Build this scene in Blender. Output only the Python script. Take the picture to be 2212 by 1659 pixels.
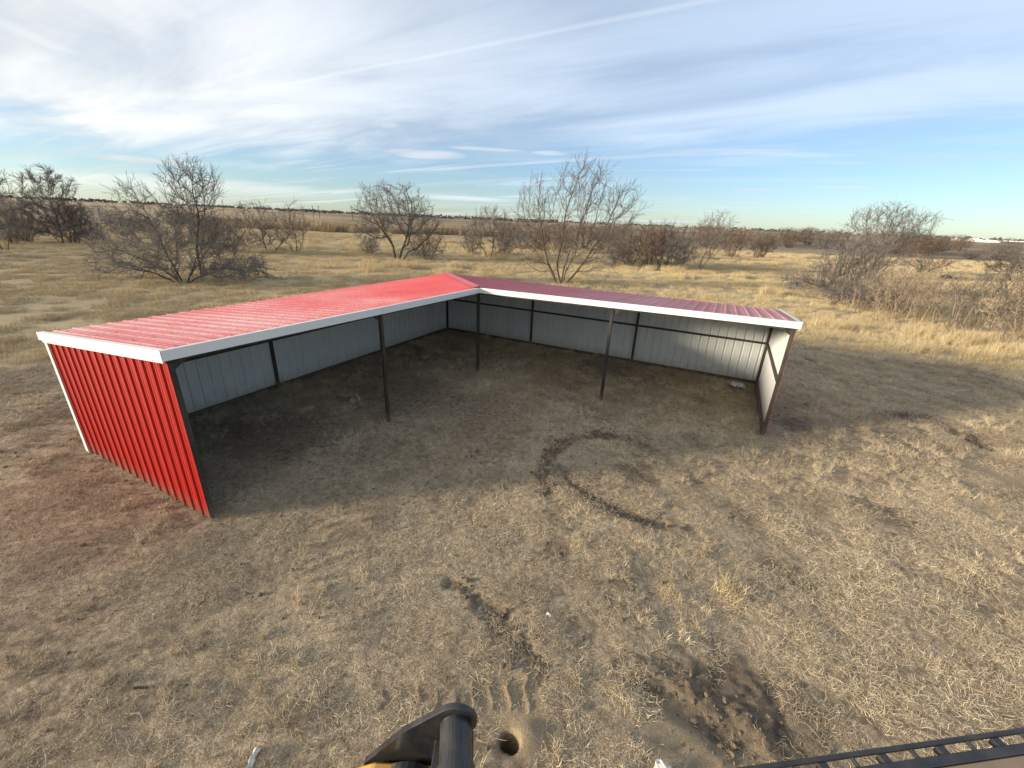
import bpy, math, random
import numpy as np
from mathutils import Vector, Matrix

# ------------------------------------------------------------------ scene, camera, sky, sun, exposure
scene = bpy.context.scene
for o in list(bpy.data.objects):
    bpy.data.objects.remove(o, do_unlink=True)
COL = scene.collection
PI = math.pi

CAM = Vector((9.5856, -13.382, 4.1542))
RIGHT = Vector((0.8966, 0.4430, 0.0)); 
def cam_axes(yaw, pitch, roll):
    f = Vector((math.sin(yaw)*math.cos(pitch), math.cos(yaw)*math.cos(pitch), -math.sin(pitch)))
    r = Vector((math.cos(yaw), -math.sin(yaw), 0)); u = r.cross(f)
    c, s = math.cos(roll), math.sin(roll)
    return c*r+s*u, -s*r+c*u, f
cr_, cu_, cf_ = cam_axes(-0.4575, 0.3759, 0.0429)
cam_data = bpy.data.cameras.new('camera')
cam_data.sensor_width = 36.0; cam_data.lens = 893.17/2212*36.0
cam_data.clip_start = 0.05; cam_data.clip_end = 12000
cam = bpy.data.objects.new('camera', cam_data); COL.objects.link(cam)
cam.matrix_world = Matrix(((cr_.x, cu_.x, -cf_.x, CAM.x), (cr_.y, cu_.y, -cf_.y, CAM.y),
                           (cr_.z, cu_.z, -cf_.z, CAM.z), (0, 0, 0, 1)))
scene.camera = cam
FH = Vector((cf_.x, cf_.y, 0)).normalized(); RH = Vector((FH.y, -FH.x, 0))   # horizontal forward / right

SUN_DIR = Vector((-1.153, -1.0, 0.292)).normalized()       # towards the sun
SUN_EL = math.asin(SUN_DIR.z); SUN_AZ = math.atan2(SUN_DIR.x, SUN_DIR.y)
sun_data = bpy.data.lights.new('sun', 'SUN'); sun_data.energy = 2.8; sun_data.angle = math.radians(7.5)
sun_data.color = (1.0, 0.86, 0.66)
sun = bpy.data.objects.new('sun', sun_data); COL.objects.link(sun)
sun.location = (-30, -40, 30)
sun.rotation_euler = (-SUN_DIR).to_track_quat('-Z', 'Y').to_euler()

scene.view_settings.view_transform = 'Standard'
scene.view_settings.look = 'None'
scene.view_settings.exposure = 1.44
scene.view_settings.gamma = 1.0
scene.cycles.use_denoising = True
scene.cycles.max_bounces = 4
scene.cycles.diffuse_bounces = 2

class NT:
    """small helper for writing node trees"""
    def __init__(self, tree): self.t = tree; tree.nodes.clear()
    def n(self, kind, **kw):
        nd = self.t.nodes.new(kind)
        for k, v in kw.items(): setattr(nd, k, v)
        return nd
    def set(self, sock, v):
        if isinstance(v, bpy.types.NodeSocket): self.t.links.new(v, sock)
        elif v is not None: sock.default_value = v
    def m(self, op, a, b=None, c=None, clamp=False):
        nd = self.n('ShaderNodeMath', operation=op, use_clamp=clamp)
        self.set(nd.inputs[0], a)
        if b is not None: self.set(nd.inputs[1], b)
        if c is not None: self.set(nd.inputs[2], c)
        return nd.outputs[0]
    def vm(self, op, a, b=None):
        nd = self.n('ShaderNodeVectorMath', operation=op); self.set(nd.inputs[0], a)
        if b is not None: self.set(nd.inputs[1], b)
        return nd.outputs['Value'] if op in ('DOT_PRODUCT', 'LENGTH') else nd.outputs[0]
    def comb(self, x, y, z):
        nd = self.n('ShaderNodeCombineXYZ')
        for s, v in zip(nd.inputs, (x, y, z)): self.set(s, v)
        return nd.outputs[0]
    def noise(self, vec, scale, detail=4, rough=0.5, dist=0.0, dims='3D'):
        nd = self.n('ShaderNodeTexNoise', noise_dimensions=dims)
        if vec is not None: self.set(nd.inputs['Vector'], vec)
        nd.inputs['Scale'].default_value = scale; nd.inputs['Detail'].default_value = detail
        nd.inputs['Roughness'].default_value = rough; nd.inputs['Distortion'].default_value = dist
        return nd.outputs[0]
    def smooth(self, v, a, b, lo=0.0, hi=1.0):
        nd = self.n('ShaderNodeMapRange', interpolation_type='SMOOTHSTEP')
        self.set(nd.inputs['Value'], v)
        nd.inputs['From Min'].default_value = a; nd.inputs['From Max'].default_value = b
        nd.inputs['To Min'].default_value = lo; nd.inputs['To Max'].default_value = hi
        return nd.outputs[0]
    def mix(self, f, a, b, mode='MIX'):
        nd = self.n('ShaderNodeMix', data_type='RGBA', blend_type=mode)
        self.set(nd.inputs[0], f)
        for s, v in ((nd.inputs[6], a), (nd.inputs[7], b)):
            if isinstance(v, (tuple, list)) and len(v) == 3: v = (*v, 1.0)
            self.set(s, v)
        return nd.outputs[2]

# world: clear-air sky behind a sheet of high cirrus, with streaks and contrails
world = bpy.data.worlds.new('World'); scene.world = world; world.use_nodes = True
W = NT(world.node_tree)
tc = W.n('ShaderNodeTexCoord'); d = W.vm('NORMALIZE', tc.outputs['Generated'])
sep = W.n('ShaderNodeSeparateXYZ'); W.set(sep.inputs[0], d)
dx, dy, dz = sep.outputs
sky = W.n('ShaderNodeTexSky', sky_type='NISHITA', sun_disc=False)
sky.sun_elevation = SUN_EL; sky.sun_rotation = SUN_AZ
sky.altitude = 900; sky.air_density = 1.0; sky.dust_density = 0.6; sky.ozone_density = 1.6
el = W.m('ARCSINE', W.m('MINIMUM', W.m('MAXIMUM', dz, -1.0), 1.0))     # radians
az = W.m('ARCTAN2', dx, dy)
# direction to the sun softens and warms the cloud sheet on that side
sdot = W.vm('DOT_PRODUCT', d, tuple(SUN_DIR))
warm = W.smooth(sdot, -0.55, 0.75)
base_sky = W.mix(1.0, sky.outputs[0], (0.84, 1.01, 1.27), 'MULTIPLY')
base_sky = W.mix(0.13, base_sky, (5.6, 6.6, 7.6))
# broad sheet of cirrostratus: thin low down, thickest some ten degrees up, kept dense overhead, out of view, to add sky light
elp = W.m('ADD', W.m('MAXIMUM', dz, 0.0), 0.09)
px = W.m('DIVIDE', dx, elp); py = W.m('DIVIDE', dy, elp)
pv = W.comb(px, py, 0.0)
rot = W.n('ShaderNodeMapping'); rot.inputs['Rotation'].default_value = (0, 0, math.radians(62)); W.set(rot.inputs['Vector'], pv)
rot.inputs['Scale'].default_value = (0.38, 1.0, 1.0)
n1 = W.noise(rot.outputs[0], 0.95, 5, 0.58, 0.9)
n2 = W.noise(pv, 0.42, 2, 0.5, 0.0)
st = W.n('ShaderNodeMapping'); st.inputs['Rotation'].default_value = (0, 0, math.radians(62)); W.set(st.inputs['Vector'], pv)
st.inputs['Scale'].default_value = (0.17, 1.5, 1.0)
n3 = W.noise(st.outputs[0], 1.5, 5, 0.64, 0.9)
elw = W.m('ADD', el, W.m('MULTIPLY', W.m('SUBTRACT', n1, 0.5), 0.16))
low_edge = W.m('SUBTRACT', elw, W.m('MULTIPLY', W.m('SUBTRACT', warm, 0.45), -0.075))
band = W.m('MULTIPLY', W.smooth(low_edge, 0.075, 0.175), W.smooth(elw, 0.42, 0.24, 0.80, 1.0))
tex = W.m('ADD', W.m('MULTIPLY', n1, 0.55), W.m('ADD', W.m('MULTIPLY', n2, 0.45), W.m('MULTIPLY', n3, 0.35)))
veil = W.m('MULTIPLY', band, W.smooth(tex, 0.36, 0.86, 0.30, 1.0))
veil = W.m('MULTIPLY', veil, W.m('ADD', 0.72, W.m('MULTIPLY', warm, 0.30)), clamp=True)
wisps = W.m('MULTIPLY', W.smooth(n3, 0.47, 0.70), 0.55)
def blob(a0, e0, sa, se, k):
    """soft elongated cloud patch around azimuth a0, elevation e0 (degrees)"""
    u = W.m('DIVIDE', W.m('SUBTRACT', az, math.radians(a0)), math.radians(sa))
    v = W.m('DIVIDE', W.m('SUBTRACT', el, math.radians(e0)), math.radians(se))
    q = W.m('ADD', W.m('MULTIPLY', u, u), W.m('MULTIPLY', v, v))
    q = W.m('ADD', q, W.m('MULTIPLY', W.m('SUBTRACT', n3, 0.5), 2.4))
    return W.smooth(q, 1.3, -0.2, 0.0, k)
clouds = W.m('MAXIMUM', veil, wisps)
for b in ((-38.5, 7.0, 5.5, 0.55, .9), (-31, 7.9, 5.5, 0.22, .75), (-22.8, 7.75, 2.4, 0.3, .8), (-65.5, 4.0, 5, 0.35, .8),
          (-33, 2.35, 7.5, 0.35, .8), (-41.9, 9.6, 1.6, 0.5, .7), (-62, 2.0, 16, .9, .55), (1, 4.2, 2.4, .25, .6),
          (9, 4.5, 3.2, .2, .5), (-6, 3.2, 1.1, .2, .6), (14, 12.5, 4, .2, .4), (36, 6, 5, .3, .5), (-110, 6, 9, .6, .6), (70, 9, 7, .4, .5)):
    clouds = W.m('MAXIMUM', clouds, blob(*b))
def contrail(a, b, w, k):
    """straight streak between two (azimuth, elevation) points on the cloud plane"""
    def pt(q):
        e, z = math.radians(q[1]), math.radians(q[0]); return (math.sin(z)/math.tan(e), math.cos(z)/math.tan(e))
    (x0, y0), (x1, y1) = pt(a), pt(b); L = math.hypot(x1-x0, y1-y0); ux, uy = (x1-x0)/L, (y1-y0)/L
    zz = W.m('MAXIMUM', dz, 0.01)
    qx = W.m('SUBTRACT', W.m('DIVIDE', dx, zz), x0); qy = W.m('SUBTRACT', W.m('DIVIDE', dy, zz), y0)
    along = W.m('ADD', W.m('MULTIPLY', qx, ux), W.m('MULTIPLY', qy, uy))
    off = W.m('ABSOLUTE', W.m('ADD', W.m('SUBTRACT', W.m('MULTIPLY', qx, uy), W.m('MULTIPLY', qy, ux)), W.m('MULTIPLY', W.m('SUBTRACT', n1, 0.5), 0.10)))
    line = W.smooth(off, w, 0.0)
    fade = W.m('MULTIPLY', W.smooth(along, -0.5*L, -0.02*L), W.smooth(along, 1.9*L, 1.2*L))
    up = W.smooth(dz, 0.0, 0.05)
    return W.m('MULTIPLY', W.m('MULTIPLY', W.m('MULTIPLY', line, fade), up), k)
trails = W.m('MAXIMUM', 0.0, contrail((-48.8, 13.16), (-7.4, 20.9), 0.05, 0.17))
trails = W.m('MAXIMUM', trails, contrail((-69.4, 11.8), (-72.2, 12.7), 0.14, 0.2))
cloud_col = W.mix(warm, (5.3, 6.15, 7.2), (7.3, 7.2, 6.8))
shade = W.smooth(W.m('ADD', W.m('MULTIPLY', n2, 0.5), W.m('MULTIPLY', n1, 0.5)), 0.36, 0.60, 0.76, 1.04)
cloud_col = W.mix(1.0, cloud_col, W.comb(shade, shade, shade), 'MULTIPLY')
sky_col = W.mix(clouds, base_sky, cloud_col)
sky_col = W.mix(trails, sky_col, (7.9, 8.0, 8.1))
bg = W.n('ShaderNodeBackground'); W.set(bg.inputs['Color'], sky_col); bg.inputs['Strength'].default_value = 0.056
wo = W.n('ShaderNodeOutputWorld'); W.t.links.new(bg.outputs[0], wo.inputs['Surface'])

world.cycles.sampling_method = 'MANUAL'; world.cycles.sample_map_resolution = 256

# ------------------------------------------------------------------ helpers
rng = np.random.default_rng(7)
random.seed(11)

def tag(o, label=None, cat=None, group=None, kind=None):
    if label: o['label'] = label
    if cat: o['category'] = cat
    if group: o['group'] = group
    if kind: o['kind'] = kind
    return o
def empty(name, loc=(0, 0, 0), rz=0.0):
    o = bpy.data.objects.new(name, None); COL.objects.link(o); o.location = loc; o.rotation_euler = (0, 0, rz)
    o.empty_display_size = 0.2
    return o
def mesh_np(name, V, F, mats, mat_idx=None, smooth=False):
    me = bpy.data.meshes.new(name)
    me.from_pydata([tuple(v) for v in V], [], [tuple(f) for f in F])
    for m_ in (mats if isinstance(mats, (list, tuple)) else [mats]): me.materials.append(m_)
    if mat_idx is not None: me.polygons.foreach_set('material_index', np.asarray(mat_idx, dtype=np.int32))
    if smooth: me.polygons.foreach_set('use_smooth', np.ones(len(me.polygons), dtype=bool))
    me.update(); return me
def fast_mesh(name, V, F, mat, smooth=False):
    """V (n,3) float array, F (m,3|4) int array"""
    me = bpy.data.meshes.new(name); V = np.asarray(V, np.float32); F = np.asarray(F, np.int32); k = F.shape[1]
    me.vertices.add(len(V)); me.vertices.foreach_set('co', V.ravel())
    me.loops.add(F.size); me.loops.foreach_set('vertex_index', F.ravel())
    me.polygons.add(len(F)); me.polygons.foreach_set('loop_start', np.arange(0, F.size, k, dtype=np.int32))
    me.polygons.foreach_set('use_smooth', np.full(len(F), smooth, dtype=bool))
    me.update(calc_edges=True); me.validate()
    if mat: me.materials.append(mat)
    return me
def link(name, me, parent=None, loc=None):
    o = bpy.data.objects.new(name, me); COL.objects.link(o)
    if parent: o.parent = parent
    if loc is not None: o.location = loc
    return o
class MB:
    """collects simple solids; build() links them as one mesh object"""
    def __init__(self): self.v = []; self.f = []
    def quadbox(self, pts):                 # 8 points: bottom ring 0-3, top ring 4-7
        b = len(self.v); self.v += [tuple(p) for p in pts]
        self.f += [tuple(b+i for i in q) for q in ((0,3,2,1), (4,5,6,7), (0,1,5,4), (1,2,6,5), (2,3,7,6), (3,0,4,7))]
        return self
    def box(self, x0, x1, y0, y1, z0, z1):
        return self.quadbox([(x0,y0,z0), (x1,y0,z0), (x1,y1,z0), (x0,y1,z0), (x0,y0,z1), (x1,y0,z1), (x1,y1,z1), (x0,y1,z1)])
    def bar(self, a, b, w, h, up=(0, 0, 1)):
        a, b = Vector(a), Vector(b); t = (b-a).normalized(); s = t.cross(Vector(up)).normalized(); n = s.cross(t)
        c = [(-w/2, -h/2), (w/2, -h/2), (w/2, h/2), (-w/2, h/2)]
        return self.quadbox([a+s*i+n*j for i, j in c]+[b+s*i+n*j for i, j in c])
    def tube(self, a, b, r0, r1=None, n=12, cap=True):
        r1 = r0 if r1 is None else r1; a, b = Vector(a), Vector(b); t = (b-a).normalized()
        s = t.cross(Vector((0, 0, 1)) if abs(t.z) < .95 else Vector((1, 0, 0))).normalized(); q = s.cross(t); k = len(self.v)
        for c, r in ((a, r0), (b, r1)):
            for i in range(n):
                an = 2*PI*i/n; self.v.append(tuple(c+(s*math.cos(an)+q*math.sin(an))*r))
        for i in range(n):
            j = (i+1) % n; self.f.append((k+i, k+n+i, k+n+j, k+j))
        if cap: self.f += [tuple(k+i for i in range(n)), tuple(k+n+i for i in reversed(range(n)))]
        return self
    def prism(self, poly, origin, ax, ay, depth):
        """polygon in the plane (ax, ay) at origin, thick along depth vector"""
        k = len(self.v); o = Vector(origin); ax, ay, dp = Vector(ax), Vector(ay), Vector(depth); n = len(poly)
        for off in (Vector((0, 0, 0)), dp):
            for x, y in poly: self.v.append(tuple(o+ax*x+ay*y+off))
        self.f.append(tuple(k+i for i in range(n))); self.f.append(tuple(k+n+i for i in reversed(range(n))))
        for i in range(n):
            j = (i+1) % n; self.f.append((k+i, k+n+i, k+n+j, k+j))
        return self
    def build(self, name, mat, parent=None, bevel=0.0, smooth=False):
        me = mesh_np(name, self.v, self.f, mat, smooth=smooth); o = link(name, me, parent)
        import bmesh
        bm = bmesh.new(); bm.from_mesh(me); bmesh.ops.recalc_face_normals(bm, faces=bm.faces)
        if bevel: bmesh.ops.bevel(bm, geom=list(bm.edges), offset=bevel, segments=1, affect='EDGES')
        bm.to_mesh(me); bm.free(); return o

# value noise in numpy -------------------------------------------------------
def _hash(i, j, s):
    with np.errstate(over='ignore'):
        h = (i.astype(np.int64)*374761393 + j.astype(np.int64)*668265263 + s*982451653) & 0x7fffffff
        h = ((h ^ (h >> 13))*1274126177) & 0x7fffffff
        h = (h ^ (h >> 16)) & 0xffffff
    return h/float(0xffffff)
def vnoise(x, y, scale, seed=0):
    x = np.asarray(x, float)*scale; y = np.asarray(y, float)*scale
    i = np.floor(x); j = np.floor(y); u = x-i; v = y-j; u = u*u*(3-2*u); v = v*v*(3-2*v)
    a = _hash(i, j, seed); b = _hash(i+1, j, seed); c = _hash(i, j+1, seed); d_ = _hash(i+1, j+1, seed)
    return (a*(1-u)+b*u)*(1-v)+(c*(1-u)+d_*u)*v
def fbm(x, y, scale, oct=4, seed=0, gain=0.5):
    s = 0; a = 1; t = 0
    for k in range(oct):
        ca, sa = math.cos(.6*k), math.sin(.6*k)
        s = s+a*vnoise(x*ca-y*sa+17.3*k, x*sa+y*ca-9.1*k, scale*2**k, seed+k); t += a; a *= gain
    return s/t
def sstep(a, b, v):
    t = np.clip((v-a)/(b-a), 0, 1); return t*t*(3-2*t)
def poly_dist(x, y, pts):
    """distance to a polyline, signed side of the nearest segment, arc length"""
    best = np.full(np.shape(x), 1e9); side = np.zeros(np.shape(x)); arc = np.zeros(np.shape(x)); acc = 0
    for (x0, y0), (x1, y1) in zip(pts[:-1], pts[1:]):
        L = math.hypot(x1-x0, y1-y0); ux, uy = (x1-x0)/L, (y1-y0)/L
        s = np.clip((x-x0)*ux+(y-y0)*uy, 0, L); px_ = x-x0-s*ux; py_ = y-y0-s*uy; dd = np.hypot(px_, py_)
        m_ = dd < best; best = np.where(m_, dd, best); side = np.where(m_, np.sign(ux*(y-y0)-uy*(x-x0)), side); arc = np.where(m_, acc+s, arc)
        acc += L
    return best, side, arc, acc

# ------------------------------------------------------------------ materials
def new_mat(name):
    m_ = bpy.data.materials.new(name); m_.use_nodes = True; t = NT(m_.node_tree)
    b = t.n('ShaderNodeBsdfPrincipled'); o = t.n('ShaderNodeOutputMaterial'); t.t.links.new(b.outputs[0], o.inputs['Surface'])
    return m_, t, b
def put_bump(t, b, h, strength, dist=0.01):
    nd = t.n('ShaderNodeBump'); nd.inputs['Strength'].default_value = strength; nd.inputs['Distance'].default_value = dist
    t.set(nd.inputs['Height'], h); t.t.links.new(nd.outputs[0], b.inputs['Normal'])
def obj_co(t): return t.n('ShaderNodeTexCoord').outputs['Object']
def geo_pos(t): return t.n('ShaderNodeNewGeometry').outputs['Position']

def painted(name, col, rough, dust, dust_amt, stretch=(1, 1, 1), coat=0.0, nscale=3.0, spec=0.5, far_dust_sheen=False):
    m_, t, b = new_mat(name); co = geo_pos(t)
    mp = t.n('ShaderNodeMapping'); mp.inputs['Scale'].default_value = stretch; t.set(mp.inputs['Vector'], co)
    n = t.noise(mp.outputs[0], nscale, 6, 0.62, 0.4); n2_ = t.noise(co, 0.6, 3, 0.5)
    f = t.m('MULTIPLY', t.smooth(t.m('ADD', t.m('MULTIPLY', n, 0.7), t.m('MULTIPLY', n2_, 0.4)), 0.34, 0.86), dust_amt)
    if far_dust_sheen:            # away from the corner: chalky dust plus grazing sky sheen put into the colour
        sp = t.n('ShaderNodeSeparateXYZ'); t.set(sp.inputs[0], co)
        f = t.m('MULTIPLY', f, t.smooth(t.m('ADD', t.m('MAXIMUM', sp.outputs[0], t.m('MULTIPLY', sp.outputs[1], -1.0)), t.m('MULTIPLY', n2_, 2.0)), 4.5, 10.5, 0.55, 1.9), clamp=True)
    c = t.mix(f, col, dust)
    v = t.noise(co, 1.1, 2, 0.5); c = t.mix(t.m('MULTIPLY', v, 0.16), c, tuple(x*0.6 for x in col))
    t.set(b.inputs['Base Color'], c)
    t.set(b.inputs['Roughness'], t.m('ADD', t.m('MULTIPLY', f, 0.35), t.m('ADD', rough, t.m('MULTIPLY', t.m('SUBTRACT', n, 0.5), 0.12))))
    b.inputs['Specular IOR Level'].default_value = spec
    b.inputs['Coat Weight'].default_value = coat; b.inputs['Coat Roughness'].default_value = 0.22
    put_bump(t, b, t.noise(co, 1.6, 2, 0.5), 0.04, 0.02)
    return m_
M = {}
def add_mud(m_, col, top, amt):
    """dried mud splashed up from the ground, in uneven tongues"""
    t = NT.__new__(NT); t.t = m_.node_tree; b = next(n for n in m_.node_tree.nodes if n.type == 'BSDF_PRINCIPLED')
    old = b.inputs['Base Color'].links[0].from_socket; co = geo_pos(t); sp = t.n('ShaderNodeSeparateXYZ'); t.set(sp.inputs[0], co)
    n = t.noise(co, 7.0, 5, .65, .3); hgt = t.m('SUBTRACT', sp.outputs[2], t.m('MULTIPLY', n, top*1.6))
    f = t.m('MULTIPLY', t.smooth(hgt, top*.2, -top*.75), amt)
    t.set(b.inputs['Base Color'], t.mix(f, old, col))
M['roof_red'] = painted('roof_red_paint', (0.47, 0.030, 0.036), 0.44, (0.58, 0.40, 0.40), 0.60, (1, 1, 1), 0.2, 28.0, .4, True)
M['wall_red'] = painted('wall_red_paint', (0.36, 0.008, 0.005), 0.5, (0.28, 0.05, 0.03), 0.08, (1.5, 1.5, .3), 0.0, 4.0, .22)
M['liner'] = painted('wall_liner_white', (0.63, 0.66, 0.66), 0.48, (0.38, 0.34, 0.28), 0.30, (1.5, 1.5, .4), 0.0, 2.0)
M['trim'] = painted('trim_white_paint', (0.74, 0.75, 0.73), 0.38, (0.55, 0.50, 0.40), 0.10, (1, 1, 1), 0.1, 3.0)
M['steel'] = painted('black_steel_paint', (0.018, 0.017, 0.016), 0.5, (0.17, 0.14, 0.11), 0.45, (1, 1, .35), 0.0, 7.0, .4)
add_mud(M['wall_red'], (.17, .10, .07), .34, .6); add_mud(M['liner'], (.30, .25, .19), .45, .45); add_mud(M['steel'], (.16, .12, .085), .3, .7)
M['screw'] = painted('screw_head', (0.16, 0.035, 0.03), 0.45, (0.1, 0.08, 0.07), 0.5)
M['machine_black'] = painted('machine_black_paint', (0.012, 0.014, 0.018), 0.30, (0.17, 0.14, 0.11), 0.34, (1, 1, 1), 0.1, 9.0)
M['machine_yellow'] = painted('machine_yellow_paint', (0.62, 0.33, 0.06), 0.42, (0.16, 0.10, 0.06), 0.5, (1, 1, 1), 0.0, 9.0)
M['dirty_deck'] = painted('dirty_deck_board', (0.30, 0.215, 0.15), 0.8, (0.17, 0.13, 0.10), 0.6, (1, 1, 1), 0.0, 14.0, .2)
M['paper'] = painted('white_scrap', (0.74, 0.72, 0.68), 0.7, (0.4, 0.33, 0.25), 0.3, (1, 1, 1), 0.0, 30.0, .3)

def bark(name, c1, c2, scale=8.0):
    m_, t, b = new_mat(name); co = obj_co(t); n = t.noise(co, scale, 5, 0.6); n_ = t.noise(co, 0.7, 2, 0.5)
    t.set(b.inputs['Base Color'], t.mix(t.smooth(t.m('ADD', t.m('MULTIPLY', n, .5), t.m('MULTIPLY', n_, .5)), .35, .65), c1, c2))
    b.inputs['Roughness'].default_value = 0.85; b.inputs['Specular IOR Level'].default_value = 0.2
    return m_
M['bark_dark'] = bark('bark_dark', (0.055, 0.045, 0.038), (0.115, 0.095, 0.08))
M['bark_brown'] = bark('bark_brown', (0.09, 0.068, 0.052), (0.17, 0.135, 0.105))
M['twig_grey'] = bark('twig_grey', (0.115, 0.102, 0.092), (0.215, 0.192, 0.172), 2)
M['twig_brown'] = bark('twig_brown', (0.115, 0.097, 0.08), (0.22, 0.187, 0.155), 2)
M['twig_red'] = bark('twig_red', (0.12, 0.08, 0.06), (0.21, 0.145, 0.108), 2)
M['dead_wood'] = bark('dead_wood', (0.17, 0.15, 0.13), (0.34, 0.31, 0.275), 3)
M['weed'] = bark('dry_weed', (0.24, 0.18, 0.125), (0.42, 0.335, 0.24), 3)
M['evergreen'] = bark('far_evergreen_hazed', (0.07, 0.075, 0.068), (0.125, 0.122, 0.105), .05)  # grey-blue of the distance haze is mixed into this colour
M['pole_wood'] = bark('pole_wood', (0.07, 0.055, 0.045), (0.12, 0.10, 0.085), 1)

def grass_mat(name, c1, c2, c3):
    m_, t, b = new_mat(name)
    a = t.n('ShaderNodeAttribute', attribute_name='tone').outputs['Fac']
    ti = t.n('ShaderNodeAttribute', attribute_name='tint', attribute_type='INSTANCER').outputs['Fac']
    c = t.mix(a, c1, c2); c = t.mix(ti, c, c3, 'MIX')
    t.set(b.inputs['Base Color'], c); b.inputs['Roughness'].default_value = 0.75
    b.inputs['Specular IOR Level'].default_value = 0.25
    return m_
M['straw'] = grass_mat('dry_straw', (0.44, 0.34, 0.22), (0.92, 0.79, 0.56), (0.31, 0.24, 0.16))
M['field_grass'] = grass_mat('dry_field_grass', (0.43, 0.325, 0.165), (0.76, 0.62, 0.39), (0.40, 0.32, 0.205))
M['reed'] = grass_mat('tan_reed', (0.36, 0.26, 0.15), (0.54, 0.42, 0.26), (0.28, 0.21, 0.13))

# ------------------------------------------------------------------ ground
ARC1 = [(8.7,-5.45), (8.25,-5.38), (7.8,-5.54), (7.41,-5.94), (7.26,-6.47), (7.23,-6.99), (7.37,-7.53), (7.65,-7.91)]
ARC2 = [(7.72,-7.2), (8.11,-7.57), (8.52,-7.76), (8.91,-7.86), (9.26,-7.84), (9.58,-7.72)]
TRACK2 = [(7.39,-10.24), (7.71,-10.27), (8.1,-10.41), (8.38,-10.62), (8.71,-10.66)]
RUT = [(9.57,-10.35), (9.88,-10.37), (10.28,-10.42), (10.51,-10.42)]
TRACK_R1 = [(14.05,-.55), (14.5,-.42), (14.98,-.54)]
TRACK_R2 = [(15.1,-.85), (15.2,-1.15), (15.35,-1.5)]
HOLE = (8.735, -11.40)
# churned or bare patches: x, y, radius, strength
PATCHES = [(8.85,-6.66,.42,.95), (8.26,-9.12,.30,.7), (12.59,-5.54,.45,.6), (10.52,-6.93,.35,.55), (9.8,-6.35,.22,.5), (9.67,-4.8,.35,.55),
           (9.7,-2.42,.35,.6), (11.01,-8.03,.35,.5), (10.45,-10.08,.60,.95), (10.70,-10.24,.45,.9), (10.1,-10.22,.42,.75), (9.8,-10.28,.32,.55), (10.95,-9.95,.4,.6), (8.9,-10.0,.3,.35), (1.7,-11.45,.55,.35), (.6,-11.3,.45,.3),
           (3.0,-11.9,.6,.45), (-5.5,-10.3,1.0,.7), (-7.2,-8.9,.9,.8), (-8.4,-7.9,.9,.8), (11.6,-2.6,.5,.8), (12.3,-3.3,.5,.45), (14.25,-.5,.34,1.0), (14.7,-.45,.36,1.0), (15.0,-.75,.3,.8), (15.2,-1.1,.34,1.0), (15.35,-1.45,.3,.9), (11.7,-1.5,.5,.5), (6.2,-3.2,.8,.5), (5.2,-6.0,1.4,.4),
           (3.2,-6.2,1.3,.55), (2.2,-9.0,1.2,.6), (10.9,-.8,.7,.5), (6.9,-1.0,.9,.55), (13.6,-2.0,.6,.35), (8.0,-8.6,.4,.35), (5.0,-11.4,1.0,.35), (9.2,-9.3,.5,.3)]
PALE = [(15.3,-3.1,.9,.8), (8.87,-11.22,.26,1.0), (8.5,-11.08,.42,.8), (9.95,-10.52,.3,.7), (10.3,-10.9,.5,.5), (9.5,-7.78,.2,.8)]
TREAD_O = np.array((8.52, -11.09))

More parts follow.
